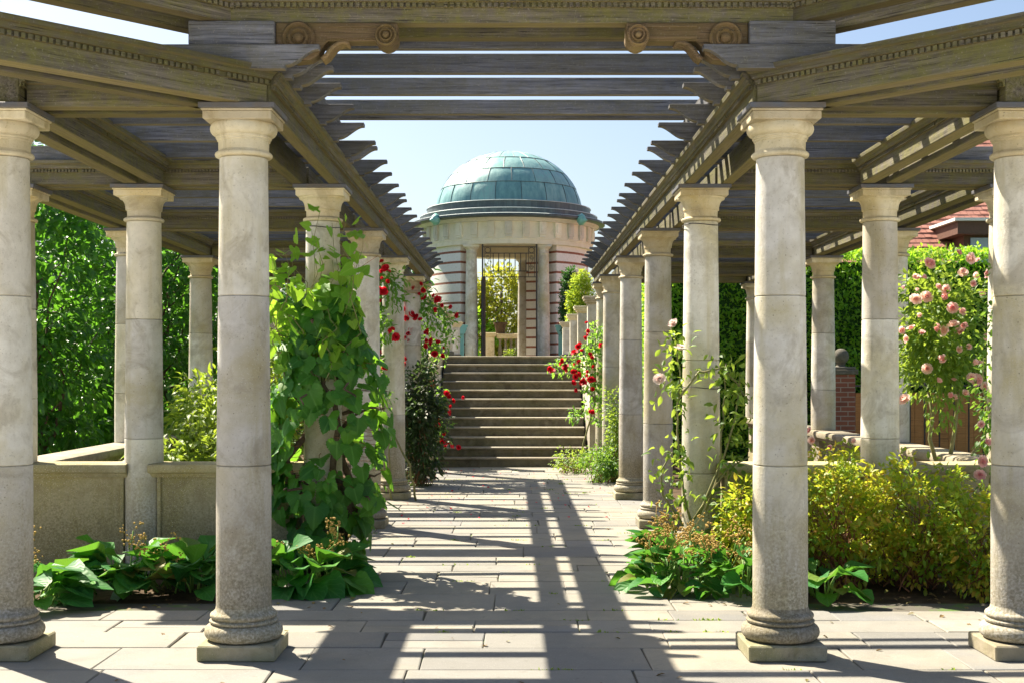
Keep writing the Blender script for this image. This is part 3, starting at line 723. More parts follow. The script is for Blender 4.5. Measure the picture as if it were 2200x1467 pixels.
for c in range(4):
    u0, u1 = cuts[c], cuts[c+1]
    for s_ in range(NS):
        a0 = 2*math.pi*(s_+.5*(c % 2)+.13*c)/NS; a1 = a0+2*math.pi/NS; r_ = min(1, max(0, random.gauss(.30+.15*c, .17)))
        g = [dome_pt(u0+(u1-u0)*j/4, a0+(a1-a0)*i/4, .012*math.sin(math.pi*i/4)*math.sin(math.pi*j/4)+random.uniform(0, .006)+.012*(4-j)/4) for j in range(5) for i in range(5)]
        q._add(g, [(j*5+i, j*5+i+1, j*5+i+6, j*5+i+5) for j in range(4) for i in range(4)], r_)
dm = q.build('dome', 'dome', ro, smooth=True, auto=60)
q = MB()
for c in range(4):
    u0, u1 = cuts[c], cuts[c+1]
    for s_ in range(NS):
        a0 = 2*math.pi*(s_+.5*(c % 2)+.13*c)/NS
        q.tube([dome_pt(u0+(u1-u0)*j/4, a0, .012) for j in range(5)], .011, 4, False)
    q.tube([dome_pt(u0, 2*math.pi*i/60, .006) for i in range(61)], .013, 4, False)
q.build('dome_seams', 'copper_dark', dm, smooth=True)
q = MB(); q.lathe([(.001, zF-.25), (2.0, zF-.25)], 48, cap=False); q.build('ceiling', 'plaster', ro)
def pcol(x, y):
    q = MB(); H = zA
    q.lathe([(.20, .0), (.20, .03), (.185, .05), (.182, H*.25), (.172, H*.6), (.150, H-.26), (.160, H-.255), (.168, H-.24), (.160, H-.225), (.150, H-.22), (.152, H-.14), (.17, H-.12), (.205, H-.085), (.205, H-.07)], 32)
    o = q.build('column', 'column', ro, (x, y, 0), smooth=True, auto=35)
    q = MB(); q.box(-.235, .235, -.235, .235, H-.0695, H-.002); q.build('abacus', 'frieze', o, bevel=.006)
pcol(-1.06, -2.02); pcol(1.0, -2.02); pcol(.46, 2.12); pcol(-1.5, 1.6)
for sx in (-1, 1):
    a = R(270+sx*46); cx, cy = 2.90*math.cos(a), 2.90*math.sin(a)
    q = MB(); bm = bmesh.new(); bmesh.ops.create_icosphere(bm, subdivisions=3, radius=1)
    mx = Matrix.Rotation(a+math.pi/2, 4, 'Z')
    vs = []
    for v in bm.verts:
        p = v.co.copy(); f = -p.y
        wob = 1.12+.20*math.sin(9*math.atan2(p.z, p.x))*(1-abs(p.y))
        sc = .13*wob
        y_ = p.y*.13
        if f > .55: sc *= .9; y_ -= .11*max(0, 1-((p.x/.45)**2+((p.z+.25)/.45)**2))
        if f > .4 and abs(abs(p.x)-.33) < .13 and abs(p.z-.2) < .13: y_ += .03
        vs.append(mx @ Vector((p.x*sc, y_, p.z*sc*1.1)))
    q._add([(v.x+cx, v.y+cy, v.z+zF+.10) for v in vs], [tuple(v.index for v in f.verts) for f in bm.faces]); bm.free()
    q.build('lion_head', 'verdigris', ro, smooth=True)
# wrought iron gate screen in the doorway
gt = thing('iron_gate', 'black wrought iron gate screen hanging in the pavilion doorway', 'gate', (XC, YC-2.28, LZ))
gw0, gw1 = -.735, .80
for x in (gw0, gw1):
    q = MB(); q.box(x-.022, x+.022, -.022, .022, 0, zA-.004); q.build('post', 'iron', gt)
def gz(y): return EYE+(804-y)*36.3/2745-LZ
q = MB()
for yy in (531, 544.5, 583, 595.5):
    x0, x1 = (gw0+.022, gw1-.022) if yy in (531, 595.5) else (gw0+.24 if yy == 583 else gw0+.06, gw1-.24 if yy == 583 else gw1-.06)
    q.box(x0, x1, -.012, .012, gz(yy)-.012, gz(yy)+.012)
q.build('rail', 'iron', gt)
for i in range(7):
    x = gw0+.30+(gw1-gw0-.6)*i/6
    q = MB(); q.box(x-.012, x+.012, -.010, .010, gz(583)+.013, gz(544.5)-.013); q.build('bar', 'iron', gt)
for sx in (0, 1):
    xm = gw0+.145 if sx == 0 else gw1-.145
    q = MB()
    for x in (xm-.085, xm+.085): q.box(x-.008, x+.008, -.008, .008, gz(595)+.01, gz(531)-.013)
    for zc, rr in ((gz(538), .075),): q.tube([(xm+rr*math.cos(2*math.pi*i/20), 0, zc+rr*math.sin(2*math.pi*i/20)) for i in range(21)], .008, 5, False)
    for zc, sg in ((gz(553), 1), (gz(576), -1)):
        q.tube([(xm+(.012+.055*i/30)*math.cos(sg*i*.42), 0, zc+(.012+.055*i/30)*math.sin(sg*i*.42)) for i in range(31)], .007, 5, False)
    q.tube([(xm-.06, 0, gz(574)), (xm, 0, gz(565)), (xm+.06, 0, gz(555))], .007, 5)
    q.build('scrollwork', 'iron', gt)
lf = thing('gate_leaf', 'dark wooden gate leaf standing open on the left of the doorway', 'gate', (XC+gw0+.03, YC-2.25, LZ), R(94))
q = MB(); q.box(0, 1.15, -.025, .025, .03, gz(596)); q.build('board', 'gate_wood', lf)
for z in (.2, 1.1, 2.1): 
    q = MB(); q.box(.05, 1.1, -.045, -.0255, z, z+.12); q.build('ledge', 'gate_wood', lf)
q = MB(); q.box(-.02, .0, -.055, .055, .03, gz(594)); q.build('stile', 'gate_wood', lf)
q = MB(); q.tube([(-.03, 0, 1.05), (-.09, 0, 1.05), (-.09, 0, .95)], .012, 6); q.build('handle', 'iron', lf)
# copper downpipes with hoppers at the top of the steps
for s, sd in ((-1, 'left'), (1, 'right')):
    t = thing('downpipe', f'{sd} green copper downpipe with hopper head beside the pavilion', 'downpipe', (s*1.36-.02, 35.2, LZ), 0, 'copper downpipes')
    q = MB(); q.box(-.06, .06, -.05, .05, 0, .74); q.build('pipe', 'verdigris', t, bevel=.01)
    q = MB(); q.prism([(-.065, .741), (.065, .741), (.13, .87), (.13, .93), (.16, .94), (.16, 1.0), (-.16, 1.0), (-.16, .94), (-.13, .93), (-.13, .87)], -.09, .09, 'y'); q.build('hopper', 'verdigris', t, bevel=.006)
# balustrade and pot beyond the pavilion
t = thing('far_balustrade', 'stone balustrade seen through the pavilion doorway', 'balustrade', (-.05, 43.6, LZ))
q = MB(); q.box(-.95, -.55, -.2, .2, 0, .93); q.build('end_pier', 'capital', t, bevel=.01)
q = MB(); q.box(-1.02, -.48, -.27, .27, .931, 1.06); q.build('pier_cap', 'capital', t, bevel=.02)
q = MB(); q.box(-.549, 2.2, -.12, .12, 0, .18); q.build('plinth_wall', 'capital', t)
q = MB(); q.box(-.479, 2.2, -.17, .17, .86, 1.03); q.build('rail', 'capital', t, bevel=.02)
for i in range(9): put('baluster', bal, t, (-.36+.19*i, 0, .181), (0, 0, 0), (1.1, 1.1, 1.575))
q = MB(); q.lathe([(.14, 0), (.15, .02), (.2, .3), (.24, .32), (.24, .38), (.2, .38), (.18, .2), (.001, .18)], 24, cap=False)
tag(q.build('flower_pot', 'soil', None, (-.35, 43.0, LZ+.6), smooth=True, auto=40), 'dark flower pot by the stone balustrade beyond the doorway', 'pot')
bpy.data.objects['flower_pot'].location = (-.40, 43.6, LZ+1.031)
# ================================================================== BEHIND, RIGHT: fence, railing, brick pier, house
M['plank'] = wood('fence_planks', (.26, .115, .04), (.48, .23, .085), (.38, .17, .06), (.2, .12, .05), .2)
M['brick'] = None
def brickmat(name, c1, c2, mortar, sc, bw, bh, axis='xz'):
    m, n, b = mat(name)
    tc = N(n, 'ShaderNodeTexCoord'); s_ = N(n, 'ShaderNodeSeparateXYZ'); L(n, tc.outputs['Object'], s_.inputs[0])
    cb = N(n, 'ShaderNodeCombineXYZ'); L(n, math_(n, 'ADD', s_.outputs[0], s_.outputs[1]), cb.inputs[0]); L(n, s_.outputs[2], cb.inputs[1])
    t = N(n, 'ShaderNodeTexBrick'); L(n, cb.outputs[0], t.inputs['Vector']); t.inputs['Scale'].default_value = 1
    t.inputs['Brick Width'].default_value = bw; t.inputs['Row Height'].default_value = bh; t.inputs['Mortar Size'].default_value = .008
    t.inputs['Color1'].default_value = (*c1, 1); t.inputs['Color2'].default_value = (*c2, 1); t.inputs['Mortar'].default_value = (*mortar, 1)
    f = noise(n, tc.outputs['Object'], 9, 5, .6)
    L(n, mix(n, math_(n, 'MULTIPLY', f, .6), t.outputs['Color'], (c1[0]*.4, c1[1]*.4, c1[2]*.4)), b.inputs['Base Color']); b.inputs['Roughness'].default_value = .9
    bump(n, b, t.outputs['Fac'], -.5, .01); return m
M['brick'] = brickmat('red_brick', (.30, .10, .06), (.20, .065, .045), (.35, .30, .25), 1, .23, .075)
M['rooftile'] = plain('roof_tile', (.30, .12, .085), (.42, .20, .15), 5, .9)
M['render_wall'] = plain('house_render', (.5, .45, .36), (.55, .5, .42), 2)
M['glass'] = plain('window_glass', (.25, .32, .45), (.32, .4, .52), 1, .08, 0, 0, .8)
M['fascia'] = plain('brown_paint', (.09, .045, .03), (.12, .06, .04), 10, .6)
M['white'] = plain('white_paint', (.7, .7, .68), (.78, .78, .76), 10, .5)
t = thing('plank_fence', 'brown vertical plank fence behind the right parapet', 'fence', (7.4, 21.2, -.9))
q = MB(); x = -2.4
while x < 2.6: q.box(x, x+.135, -.012+random.uniform(-.004, .004), .012, 0, 2.15+random.uniform(-.01, .01)); x += .14
q.build('planks', 'plank', t)
for z in (.4, 1.2, 1.9):
    q = MB(); q.box(-2.4, 2.6, .014, .06, z, z+.08); q.build('fence_rail', 'plank', t)
t = thing('iron_railing', 'dark iron railing in front of the plank fence', 'railing', (7.4, 20.9, -.9))
for z in (.3, 2.25):
    q = MB(); q.box(-2.2, 2.4, -.02, .02, z, z+.03); q.build('rail', 'iron', t)
for i in range(19):
    x = -2.1+.24*i; q = MB(); q.box(x-.013, x+.013, -.013, .013, 0, 2.249); q.box(x-.013, x+.013, -.013, .013, 2.2805, 2.38); q.v = q.v[:8]; q.f = q.f[:6]; q.r = q.r[:8]
    q = MB(); q.tube([(x, -.0345, 0), (x, -.0345, 2.30), (x, -.0345, 2.42)], [.0135, .0135, .003], 6); q.build('bar', 'iron', t)
t = thing('brick_pier', 'red brick pier topped with a dark stone ball', 'pier', (5.20, 20.2, -.9))
q = MB(); q.box(-.18, .18, -.18, .18, 0, 2.45); q.build('shaft', 'brick', t)
q = MB(); q.box(-.22, .22, -.22, .22, 2.451, 2.53); q.box(-.19, .19, -.19, .19, 2.531, 2.57); q.build('cap', 'step', t, bevel=.01)
q = MB(); q.lathe([(.09, 2.571), (.06, 2.60), (.08, 2.62)]+[(.125*math.cos(R(a)), 2.735+.125*math.sin(R(a))) for a in range(-60, 91, 15)], 24); q.build('ball_finial', 'step', t, smooth=True, auto=50)
t = thing('tiled_house', 'house with red tiled roof and dormer beyond the hedge', 'house', (13, 30, -.9))
q = MB(); q.box(-6.2, 8, .6, 9, 0, 4.6); q.build('wall', 'render_wall', t)
q = MB(); nrow = 34; e0 = Vector((0, 0, 4.45)); e1 = Vector((0, 5.2, 9.0)); dr = (e1-e0)/nrow
for i in range(nrow):
    a = e0+dr*i; c = e0+dr*(i+1.15); hip = 1.0*i/nrow*3.2; x = -6.8+hip; x1 = 8.4-hip
    while x < x1:
        wv = .17; j = random.uniform(-.012, .012); r_ = random.random()
        q._add([(x, a.y, a.z+.03+j), (x+wv-.006, a.y, a.z+.03+j), (x+wv-.006, c.y, c.z), (x, c.y, c.z), (x, a.y, a.z-.01+j), (x+wv-.006, a.y, a.z-.01+j)], [(0, 1, 2, 3), (4, 5, 1, 0)], r_); x += wv
# dark bed under the tiles and the hip slope
q._add([(-6.8, 0.05, 4.40), (8.4, .05, 4.40), (5.2, 5.2, 8.93), (-3.6, 5.2, 8.93), (-6.8, 10.2, 4.40)], [(0, 1, 2, 3), (0, 3, 4)], .3)
q.build('roof', 'rooftile', t)
dn = thing('x', 'x', 'x'); bpy.data.objects.remove(dn)
q = MB(); q.box(-2.2, -.2, .55, 3.0, 4.6, 5.75); dmr = q.build('dormer', 'fascia', t)
q = MB(); q.box(-2.05, -.35, .50, .549, 4.75, 5.70); q.build('dormer_window', 'glass', dmr)
q = MB(); q.box(-2.5, .1, .1, 3.2, 5.751, 6.05); q.build('dormer_fascia', 'fascia', dmr)
q = MB(); q.box(-2.6, .2, .0, 3.4, 6.051, 6.12); q.build('dormer_roof', 'white', dmr)
# ================================================================== PLANTS
M['lf_tree'] = leafmat('tree_leaf', [(.012, .065, .014), (.02, .11, .016), (.045, .17, .018), (.11, .24, .02)], .42, (.20, .52, .03), .30)
M['lf_back'] = leafmat('far_tree_leaf', [(.012, .055, .015), (.02, .09, .02), (.035, .13, .02)], .35, (.08, .25, .03), .45)
M['lf_hedge'] = leafmat('hedge_leaf', [(.10, .30, .018), (.17, .40, .024), (.32, .52, .03)], .58, (.45, .72, .04), .36)
M['lf_lime'] = leafmat('lime_leaf', [(.10, .20, .015), (.17, .28, .02), (.26, .36, .03)], .45, (.48, .62, .05), .4)
M['lf_gold'] = leafmat('gold_leaf', [(.12, .20, .012), (.26, .32, .02), (.42, .38, .03)], .45, (.6, .58, .06), .35)
M['lf_goldh'] = leafmat('gold_hedge_leaf', [(.10, .24, .012), (.20, .38, .02), (.40, .48, .03)], .5, (.6, .7, .05), .4)
M['lf_vine'] = leafmat('vine_leaf', [(.014, .085, .02), (.022, .13, .02), (.035, .17, .02), (.06, .22, .022), (.15, .30, .025)], .40, (.30, .62, .03), .5, (.16, .36, .08), .5, .35, True)
M['lf_vine_new'] = leafmat('vine_new_leaf', [(.07, .24, .02), (.13, .34, .03), (.24, .42, .04)], .5, (.45, .72, .05), .5, (.34, .44, .12), .4, .35, True)
M['lf_berg'] = leafmat('bergenia_leaf', [(.015, .10, .028), (.022, .15, .03), (.03, .17, .03), (.04, .20, .03), (.05, .22, .03), (.08, .26, .03), (.10, .25, .03), (.22, .17, .04)], .3, (.2, .52, .04), .5, (.14, .34, .10), .45, .25)
M['lf_hyp'] = leafmat('shrub_leaf', [(.06, .21, .012), (.12, .34, .018), (.26, .46, .02), (.42, .46, .03), (.58, .34, .03), (.50, .18, .03)], .5, (.62, .66, .05), .38)
M['lf_rose'] = leafmat('rose_leaf', [(.025, .12, .02), (.05, .18, .02), (.10, .25, .025)], .45, (.32, .52, .05), .4)
M['lf_rose2'] = leafmat('pink_rose_leaf', [(.03, .13, .03), (.09, .22, .02), (.20, .32, .03)], .5, (.45, .58, .06), .4)
M['lf_rose3'] = leafmat('red_rose_leaf', [(.03, .14, .03), (.07, .23, .03), (.16, .34, .04)], .5, (.35, .6, .06), .42)
M['lf_dark'] = leafmat('creeper_leaf', [(.02, .06, .02), (.035, .10, .025), (.06, .04, .035), (.07, .14, .025)], .35, (.12, .20, .04), .45)
M['lf_litter'] = leafmat('dry_leaf', [(.16, .08, .03), (.25, .14, .05), (.10, .05, .02), (.22, .2, .04)], .15, (.4, .25, .08), .7)
M['bark'] = plain('bark', (.07, .05, .035), (.16, .12, .085), 25, .9, 0, .8, .1)
M['cane'] = plain('green_cane', (.14, .16, .05), (.24, .21, .09), 20, .6)
M['twig'] = plain('red_twig', (.16, .06, .03), (.26, .12, .05), 20, .7)
M['stalk'] = plain('stalk', (.10, .22, .03), (.16, .28, .05), 20, .6)
M['buds'] = plain('dry_buds', (.36, .22, .05), (.50, .34, .09), 40, .8)
def petals(name, cols, tr=.25):
    m, n, b = mat(name)
    at = N(n, 'ShaderNodeAttribute'); at.attribute_name = 'rnd'; oi = N(n, 'ShaderNodeObjectInfo')
    f = math_(n, 'ADD', math_(n, 'MULTIPLY', at.outputs['Fac'], .5), math_(n, 'MULTIPLY', oi.outputs['Random'], .5))
    c = ramp(n, f, [(i/(len(cols)-1), q) for i, q in enumerate(cols)])
    L(n, c, b.inputs['Base Color']); b.inputs['Roughness'].default_value = .6
    t = N(n, 'ShaderNodeBsdfTranslucent'); L(n, c, t.inputs[0]); ms = N(n, 'ShaderNodeMixShader'); ms.inputs[0].default_value = tr
    out = [x for x in n.nodes if x.type == 'OUTPUT_MATERIAL'][0]
    L(n, b.outputs[0], ms.inputs[1]); L(n, t.outputs[0], ms.inputs[2]); L(n, ms.outputs[0], out.inputs[0]); return m
M['red_petal'] = petals('red_petal', [(.58, .008, .02), (.74, .015, .035), (.80, .04, .10)], .4)
M['pink_petal'] = petals('pink_petal', [(.90, .46, .50), (.93, .66, .60), (.94, .80, .68)], .6)
M['pale_petal'] = petals('pale_petal', [(.84, .68, .62), (.87, .74, .68), (.88, .80, .76)], .5)
def bloom_mesh(name, m, open_=1.0, seed=3, sq=1.0):
    q = MB(); rnd = random.Random(seed)
    for ring, (n, rr, tilt, z) in enumerate(((7, .50, 15, .0), (7, .42, 38, .06), (6, .32, 58, .10), (5, .2, 74, .14), (3, .1, 84, .16))):
        for i in range(n):
            a = 2*math.pi*(i+.37*ring)/n+rnd.uniform(-.1, .1); tl = R(min(88, tilt+(1-open_)*60*rnd.uniform(.6, 1.3)))
            mx = Matrix.Rotation(a, 4, 'Z') @ Matrix.Translation((.04, 0, z)) @ Matrix.Rotation(-tl, 4, 'Y')
            wv = rr*.95; vs = []
            for j in range(4):
                t_ = j/3; hw = wv*(.25+.75*math.sin(math.pi*(.15+.7*t_)))*.55
                for k in (-1, 0, 1): vs.append(mx @ Vector((rr*t_*1.05, hw*k, .12*rr*(k*k)+.18*rr*t_*t_*(1 if ring else -.3)+rnd.uniform(-.01, .01))))
            q._add(vs, [(j*3+k, j*3+k+1, j*3+k+4, j*3+k+3) for j in range(3) for k in range(2)])
    return q.mesh(name, m, smooth=True)
def bset(m): return [bloom_mesh('bloom', m, o_, sd) for sd, o_ in enumerate((1.0, .75, .5, .2, .9))]
B_red, B_pink, B_pale = bset('red_petal'), bset('pink_petal'), bset('pale_petal')
def blooms(t, me, pts, size):
    for p in pts:
        d = Vector((random.gauss(0, .7)-.15, -.8+random.gauss(0, .45), random.uniform(-.2, 1.0)))
        e = d.to_track_quat('Z', 'Y').to_euler()
        k = random.uniform(size[0], size[1]); put('bloom', random.choice(me), t, p, e, (k*random.uniform(.8, 1.15), k, k*random.uniform(.8, 1.3)))
def at(px, py, Y): return ((px-1100)*Y/F, Y, EYE+(804-py)*Y/F)
def wig(p0, p1, n=6, amp=.05):
    p0 = Vector(p0); p1 = Vector(p1); out = []
    for i in range(n+1):
        f = i/n; k = math.sin(math.pi*f)
        out.append(p0.lerp(p1, f)+Vector((random.gauss(0, amp), random.gauss(0, amp), random.gauss(0, amp*.5)))*k)
    return out
def tree(name, label, base, crown_c, rad, ncl, per, clr, size, tm, lm, group, cat='tree', droop=.6, zmin=-1, trunk=.10, lo=.62):
    t = thing(name, label, cat, base, 0, group); b0 = Vector(base)
    cc = Vector(crown_c)-b0
    C, u = shell(ncl, cc, rad, lo, zmin)
    lim = MB(); top = cc+Vector((0, 0, rad[2]*.55))
    tr = wig((0, 0, -.1), top, 7, .05); lim.tube(tr, [trunk*(1-.75*i/7) for i in range(8)], 8)
    lim.build('trunk', 'bark', t, smooth=True)
    br = MB()
    for i in range(0, len(C), max(1, len(C)//26)):
        s0 = tr[random.randint(2, 6)]; br.tube(wig(s0, C[i], 5, .08), [trunk*.28*(1-.8*k/5) for k in range(6)], 5)
    br.build('limbs', 'bark', t, smooth=True)
    P, D, Nn, Sz, rn = cloud(C, clr, per, droop, size, .75, u)
    leaves('crown', tm, P, D, Nn, Sz, lm, t, rn); return t
T_leaf = oval(4, .58, .2, .35, .42)
GT = 'leafy trees beyond the left parapet'
for i, (x, y_, h, wv, lab) in enumerate([(-6.3, 16.5, 2.3, 1.05, 'tall dark green tree with drooping leaves between the left edge columns'),
        (-8.4, 18.6, 2.2, 1.5, 'broad dark green tree at the far left behind the edge column'),
        (-5.6, 19.6, 2.4, 1.25, 'dense leafy tree behind the second short parapet column on the left'),
        (-7.2, 21.8, 2.6, 1.6, 'taller leafy tree behind the others on the left'),
        (-5.2, 23.5, 2.2, 1.2, 'leafy tree furthest back on the left beside the walk')]):
    tree('broadleaf_tree', lab, (x, y_, -.9), (x, y_, h), (wv, 1.0, 2.9), 270, 32, .34, (.08, .15), T_leaf, 'lf_tree', GT, droop=.35, lo=.6)
for i, (x, y_, lab) in enumerate([(-12, 30, 'distant dark tree at the far left behind nearer trees'), (-8.0, 33, 'distant dark tree behind the left columns'), (-4.6, 36, 'distant dark tree left of the pavilion')]):
    tree('background_tree', lab, (x, y_, -.9), (x, y_, 2.0), (2.6, 1.6, 3.6), 260, 34, .6, (.16, .28), T_oval, 'lf_back', 'distant trees', lo=.6)
# lime green climbers behind the left parapet
def bush(name, label, base, rad, zc, ncl, per, clr, size, tm, lm, cat='shrub', group=None, droop=.3, twig='twig', nst=14, lo=.35, zmin=-1., tw=.006):
    t = thing(name, label, cat, base, 0, group)
    C, u = shell(ncl, (0, 0, zc), rad, lo, zmin)
    q = MB()
    for i in range(nst):
        c = C[random.randrange(len(C))]; q.tube(wig((random.gauss(0, rad[0]*.25), random.gauss(0, rad[1]*.25), 0), c, 5, .04), [tw*(1.3-.9*k/5) for k in range(6)], 5)
    q.build('stems', twig, t, smooth=True)
    P, D, Nn, Sz, rn = cloud(C, clr, per, droop, size, .85, u)
    P[:, 2] = np.maximum(P[:, 2], .015-base[2] if base[2] < .01 else P[:, 2])
    leaves('foliage', tm, P, D, Nn, Sz, lm, t, rn); return t, C
bush('lime_shrub', 'bright lime green feathery shrub behind the left low wall', (-3.25, 12.2, 0), (.45, .5, .35), .68, 60, 26, .16, (.06, .12), T_long, 'lf_lime', droop=.5)
bush('lime_shrub', 'bright lime green shrub further back beside the left parapet columns', (-3.55, 15.0, 0), (.55, .9, .62), .9, 110, 26, .2, (.07, .13), T_long, 'lf_lime', droop=.5)
bush('lime_shrub', 'bright yellow green shrub behind the grape vine on the left', (-2.6, 13.6, 0), (.5, .8, 1.0), 1.15, 90, 24, .2, (.06, .12), T_oval, 'lf_lime', droop=.4)
# hedge on the right
def box_leaves(x0, x1, y0, y1, z0, z1, dens, rough=.06):
    P = []; D = []
    A = (x1-x0)*(z1-z0); n = int(A*dens)
    P.append(np.c_[RNG.uniform(x0, x1, n), np.full(n, y0)+RNG.normal(0, rough, n), RNG.uniform(z0, z1, n)]); D.append(np.tile([0, -1., .3], (n, 1)))
    n = int((x1-x0)*(y1-y0)*dens); P.append(np.c_[RNG.uniform(x0, x1, n), RNG.uniform(y0, y1, n), z1+np.abs(RNG.normal(0, rough, n))]); D.append(np.tile([0, -.2, 1.], (n, 1)))
    for xx, sg in ((x0, -1.), (x1, 1.)):
        n = int((y1-y0)*(z1-z0)*dens); P.append(np.c_[np.full(n, xx)+RNG.normal(0, rough, n), RNG.uniform(y0, y1, n), RNG.uniform(z0, z1, n)]); D.append(np.tile([sg, 0, .3], (n, 1)))
    P = np.concatenate(P); D = np.concatenate(D); und = .07*np.sin(P[:, 0]*3.1+P[:, 2]*2.3)+.05*np.sin(P[:, 0]*7.7-P[:, 2]*5.1)
    P[:, 1] += und; return P, D
t = thing('clipped_hedge', 'tall clipped green hedge behind the right columns', 'hedge', (6, 22.4, -.9))
q = MB(); q.box(-3.5, 5.5, .14, 1.1, 0, 4.42); q.build('twig_core', M.setdefault('core', plain('hedge_core', (.012, .035, .008), (.02, .06, .012), 6, .9, 0, .2, .1)), t)
P, D = box_leaves(-3.6, 5.6, 0, 1.2, 0.2, 4.55, 800); Nn = RNG.normal(0, .6, P.shape)+D*.8+np.array([0, 0, .6])
D2 = D*.5+RNG.normal(0, .8, P.shape)
leaves('foliage', T_small, P, D2, Nn, RNG.uniform(.06, .11, len(P)), 'lf_hedge', t)
# clipped trees by the pavilion and the magnolia behind it
tree('clipped_tree', 'dark green clipped tree against the right of the pavilion wall', (1.58, 34.6, LZ), (1.58, 34.6, 3.5), (.24, .3, 1.0), 170, 40, .13, (.05, .09), T_small, 'lf_back', None, trunk=.04)
tree('clipped_tree', 'golden yellow clipped tree right of the pavilion', (1.86, 33.6, LZ), (1.84, 33.6, 3.2), (.36, .35, 1.15), 240, 40, .13, (.05, .085), T_small, 'lf_goldh', None, trunk=.04)
tree('magnolia_tree', 'yellow green magnolia seen through the pavilion doorway', (-.35, 46.2, LZ), (-.35, 46.2, 3.7), (1.15, .8, 1.85), 230, 18, .30, (.13, .24), T_oval, 'lf_gold', None, droop=.0, trunk=.08)
tree('magnolia_tree', 'darker green shrub left behind the pavilion balustrade', (-1.3, 45.4, LZ), (-1.2, 45.4, 2.9), (.7, .5, .9), 60, 20, .25, (.10, .18), T_oval, 'lf_hedge', None, trunk=.04)
bush('low_shrub', 'small bright green plant at the far balustrade through the doorway', (-.0, 42.9, LZ), (.3, .2, .28), .25, 26, 16, .10, (.06, .11), T_long, 'lf_lime')
bush('low_shrub', 'green bush peeping out left of the pavilion wall', (-2.75, 37.5, LZ), (.5, .5, 1.0), .9, 60, 22, .2, (.07, .12), T_oval, 'lf_hedge')
# ---- big grape vine on the second left column
t = thing('grape_vine', 'large leaved grape vine covering the second left column', 'vine', (-1.49, 9.95, 0))
q = MB()
for k in range(5):
    a0 = random.uniform(0, 6.28); tw_ = random.choice([-1, 1])*random.uniform(1.2, 2.2); zt = random.uniform(1.3, 2.3)
    q.tube([((.20+.09*math.sin(i*1.7+k))*math.cos(a0+tw_*i/10)+random.gauss(0, .02)+.0, .10+(.20+.08*math.cos(i*1.3+k))*math.sin(a0+tw_*i/10)+random.gauss(0, .02), -.02+zt*i/12) for i in range(13)], [.030*(1-.7*i/12)+.006 for i in range(13)], 7)
for k in range(6):
    a = random.uniform(-2.4, -.3); z = random.uniform(.5, 1.7); q.tube(wig((.18*math.cos(a), .1+.18*math.sin(a), z), (.55*math.cos(a), .05+.45*math.sin(a), z+random.uniform(-.3, .2)), 6, .05), [.016*(1-.6*i/6) for i in range(7)], 6)
q.build('woody_stems', 'bark', t, smooth=True)
def vine_pts(n):
    P = []; U = []
    while len(P) < n:
        z = random.uniform(.10, 2.15); a = random.uniform(-math.pi, math.pi)
        if math.sin(a) > .35 and random.random() < .75: continue
        wz = (.33+.19*math.sin(math.pi*min(1, z/2.0)))*(1-.30*max(0, (z-1.5)/.7))
        if z < .5: wz *= .80
        sx = 1.05 if math.cos(a) > 0 else .95
        r_ = wz*random.uniform(.66, 1.0)
        # a bare stretch where the column shows
        if -.28 < r_*math.cos(a)+.02 < .12 and .85 < z < 1.18 and math.sin(a) < 0 and random.random() < .8: continue
        P.append((r_*sx*math.cos(a)+.04, .08+r_*.85*math.sin(a), z)); U.append((math.cos(a), math.sin(a), 0))
    return np.array(P), np.array(U)
P, U = vine_pts(500)
D = U*.22+RNG.normal(0, .40, P.shape)+np.array([0, 0, -.85]); Nn = U*1.0+np.array([0, -.25, .5])+RNG.normal(0, .28, P.shape)
Sv = .06+.155*RNG.random(len(P))**1.15
for j, tm in enumerate((T_vine, T_vine_b, T_vine_c)): leaves('foliage', tm, P[j::3], D[j::3], Nn[j::3], Sv[j::3], 'lf_vine', t, np.clip(RNG.random(len(P[j::3]))**1.3*.75+.25*(P[j::3][:, 2]/2.2), 0, 1))
q = MB()
for p in P[::2]: q.tube(wig(p, (p[0]*.45, .08+(p[1]-.08)*.45, p[2]+.02), 3, .02), .003, 4, False)
q.build('leaf_stalks', 'twig', t, smooth=True)
P2 = []; q = MB()
for k in range(30):
    a = random.uniform(-math.pi, .3); x0 = random.uniform(-.42, .35); zt = random.uniform(1.95, 2.8)
    pts = wig((x0*.6, random.uniform(-.25, .2), 1.5), (x0+random.gauss(0, .06), random.uniform(-.35, .2), zt), 7, .05); q.tube(pts, [.006*(1-.7*i/7) for i in range(8)], 5)
    for i in range(2, 8):
        for _ in range(2): P2.append(pts[i]+Vector((random.gauss(0, .05), random.gauss(0, .05), random.gauss(0, .03))))
q.build('new_shoots', 'cane', t, smooth=True)
P2 = np.array(P2); D = RNG.normal(0, .7, P2.shape)+np.array([0, -.3, -.5]); Nn = RNG.normal(0, .6, P2.shape)+np.array([0, -.2, .9])
leaves('young_leaves', T_vine, P2, D, Nn, RNG.uniform(.05, .14, len(P2)), 'lf_vine_new', t)
q = MB()
for k in range(9):
    p0 = Vector(P2[random.randrange(len(P2))]); q.tube([p0+Vector((.05*i*.3*math.cos(k+i*.7), .04*math.sin(i*.9+k), .02*i+.03*math.sin(i))) for i in range(8)], .0022, 4, False)
q.build('tendrils', 'twig', t, smooth=True)
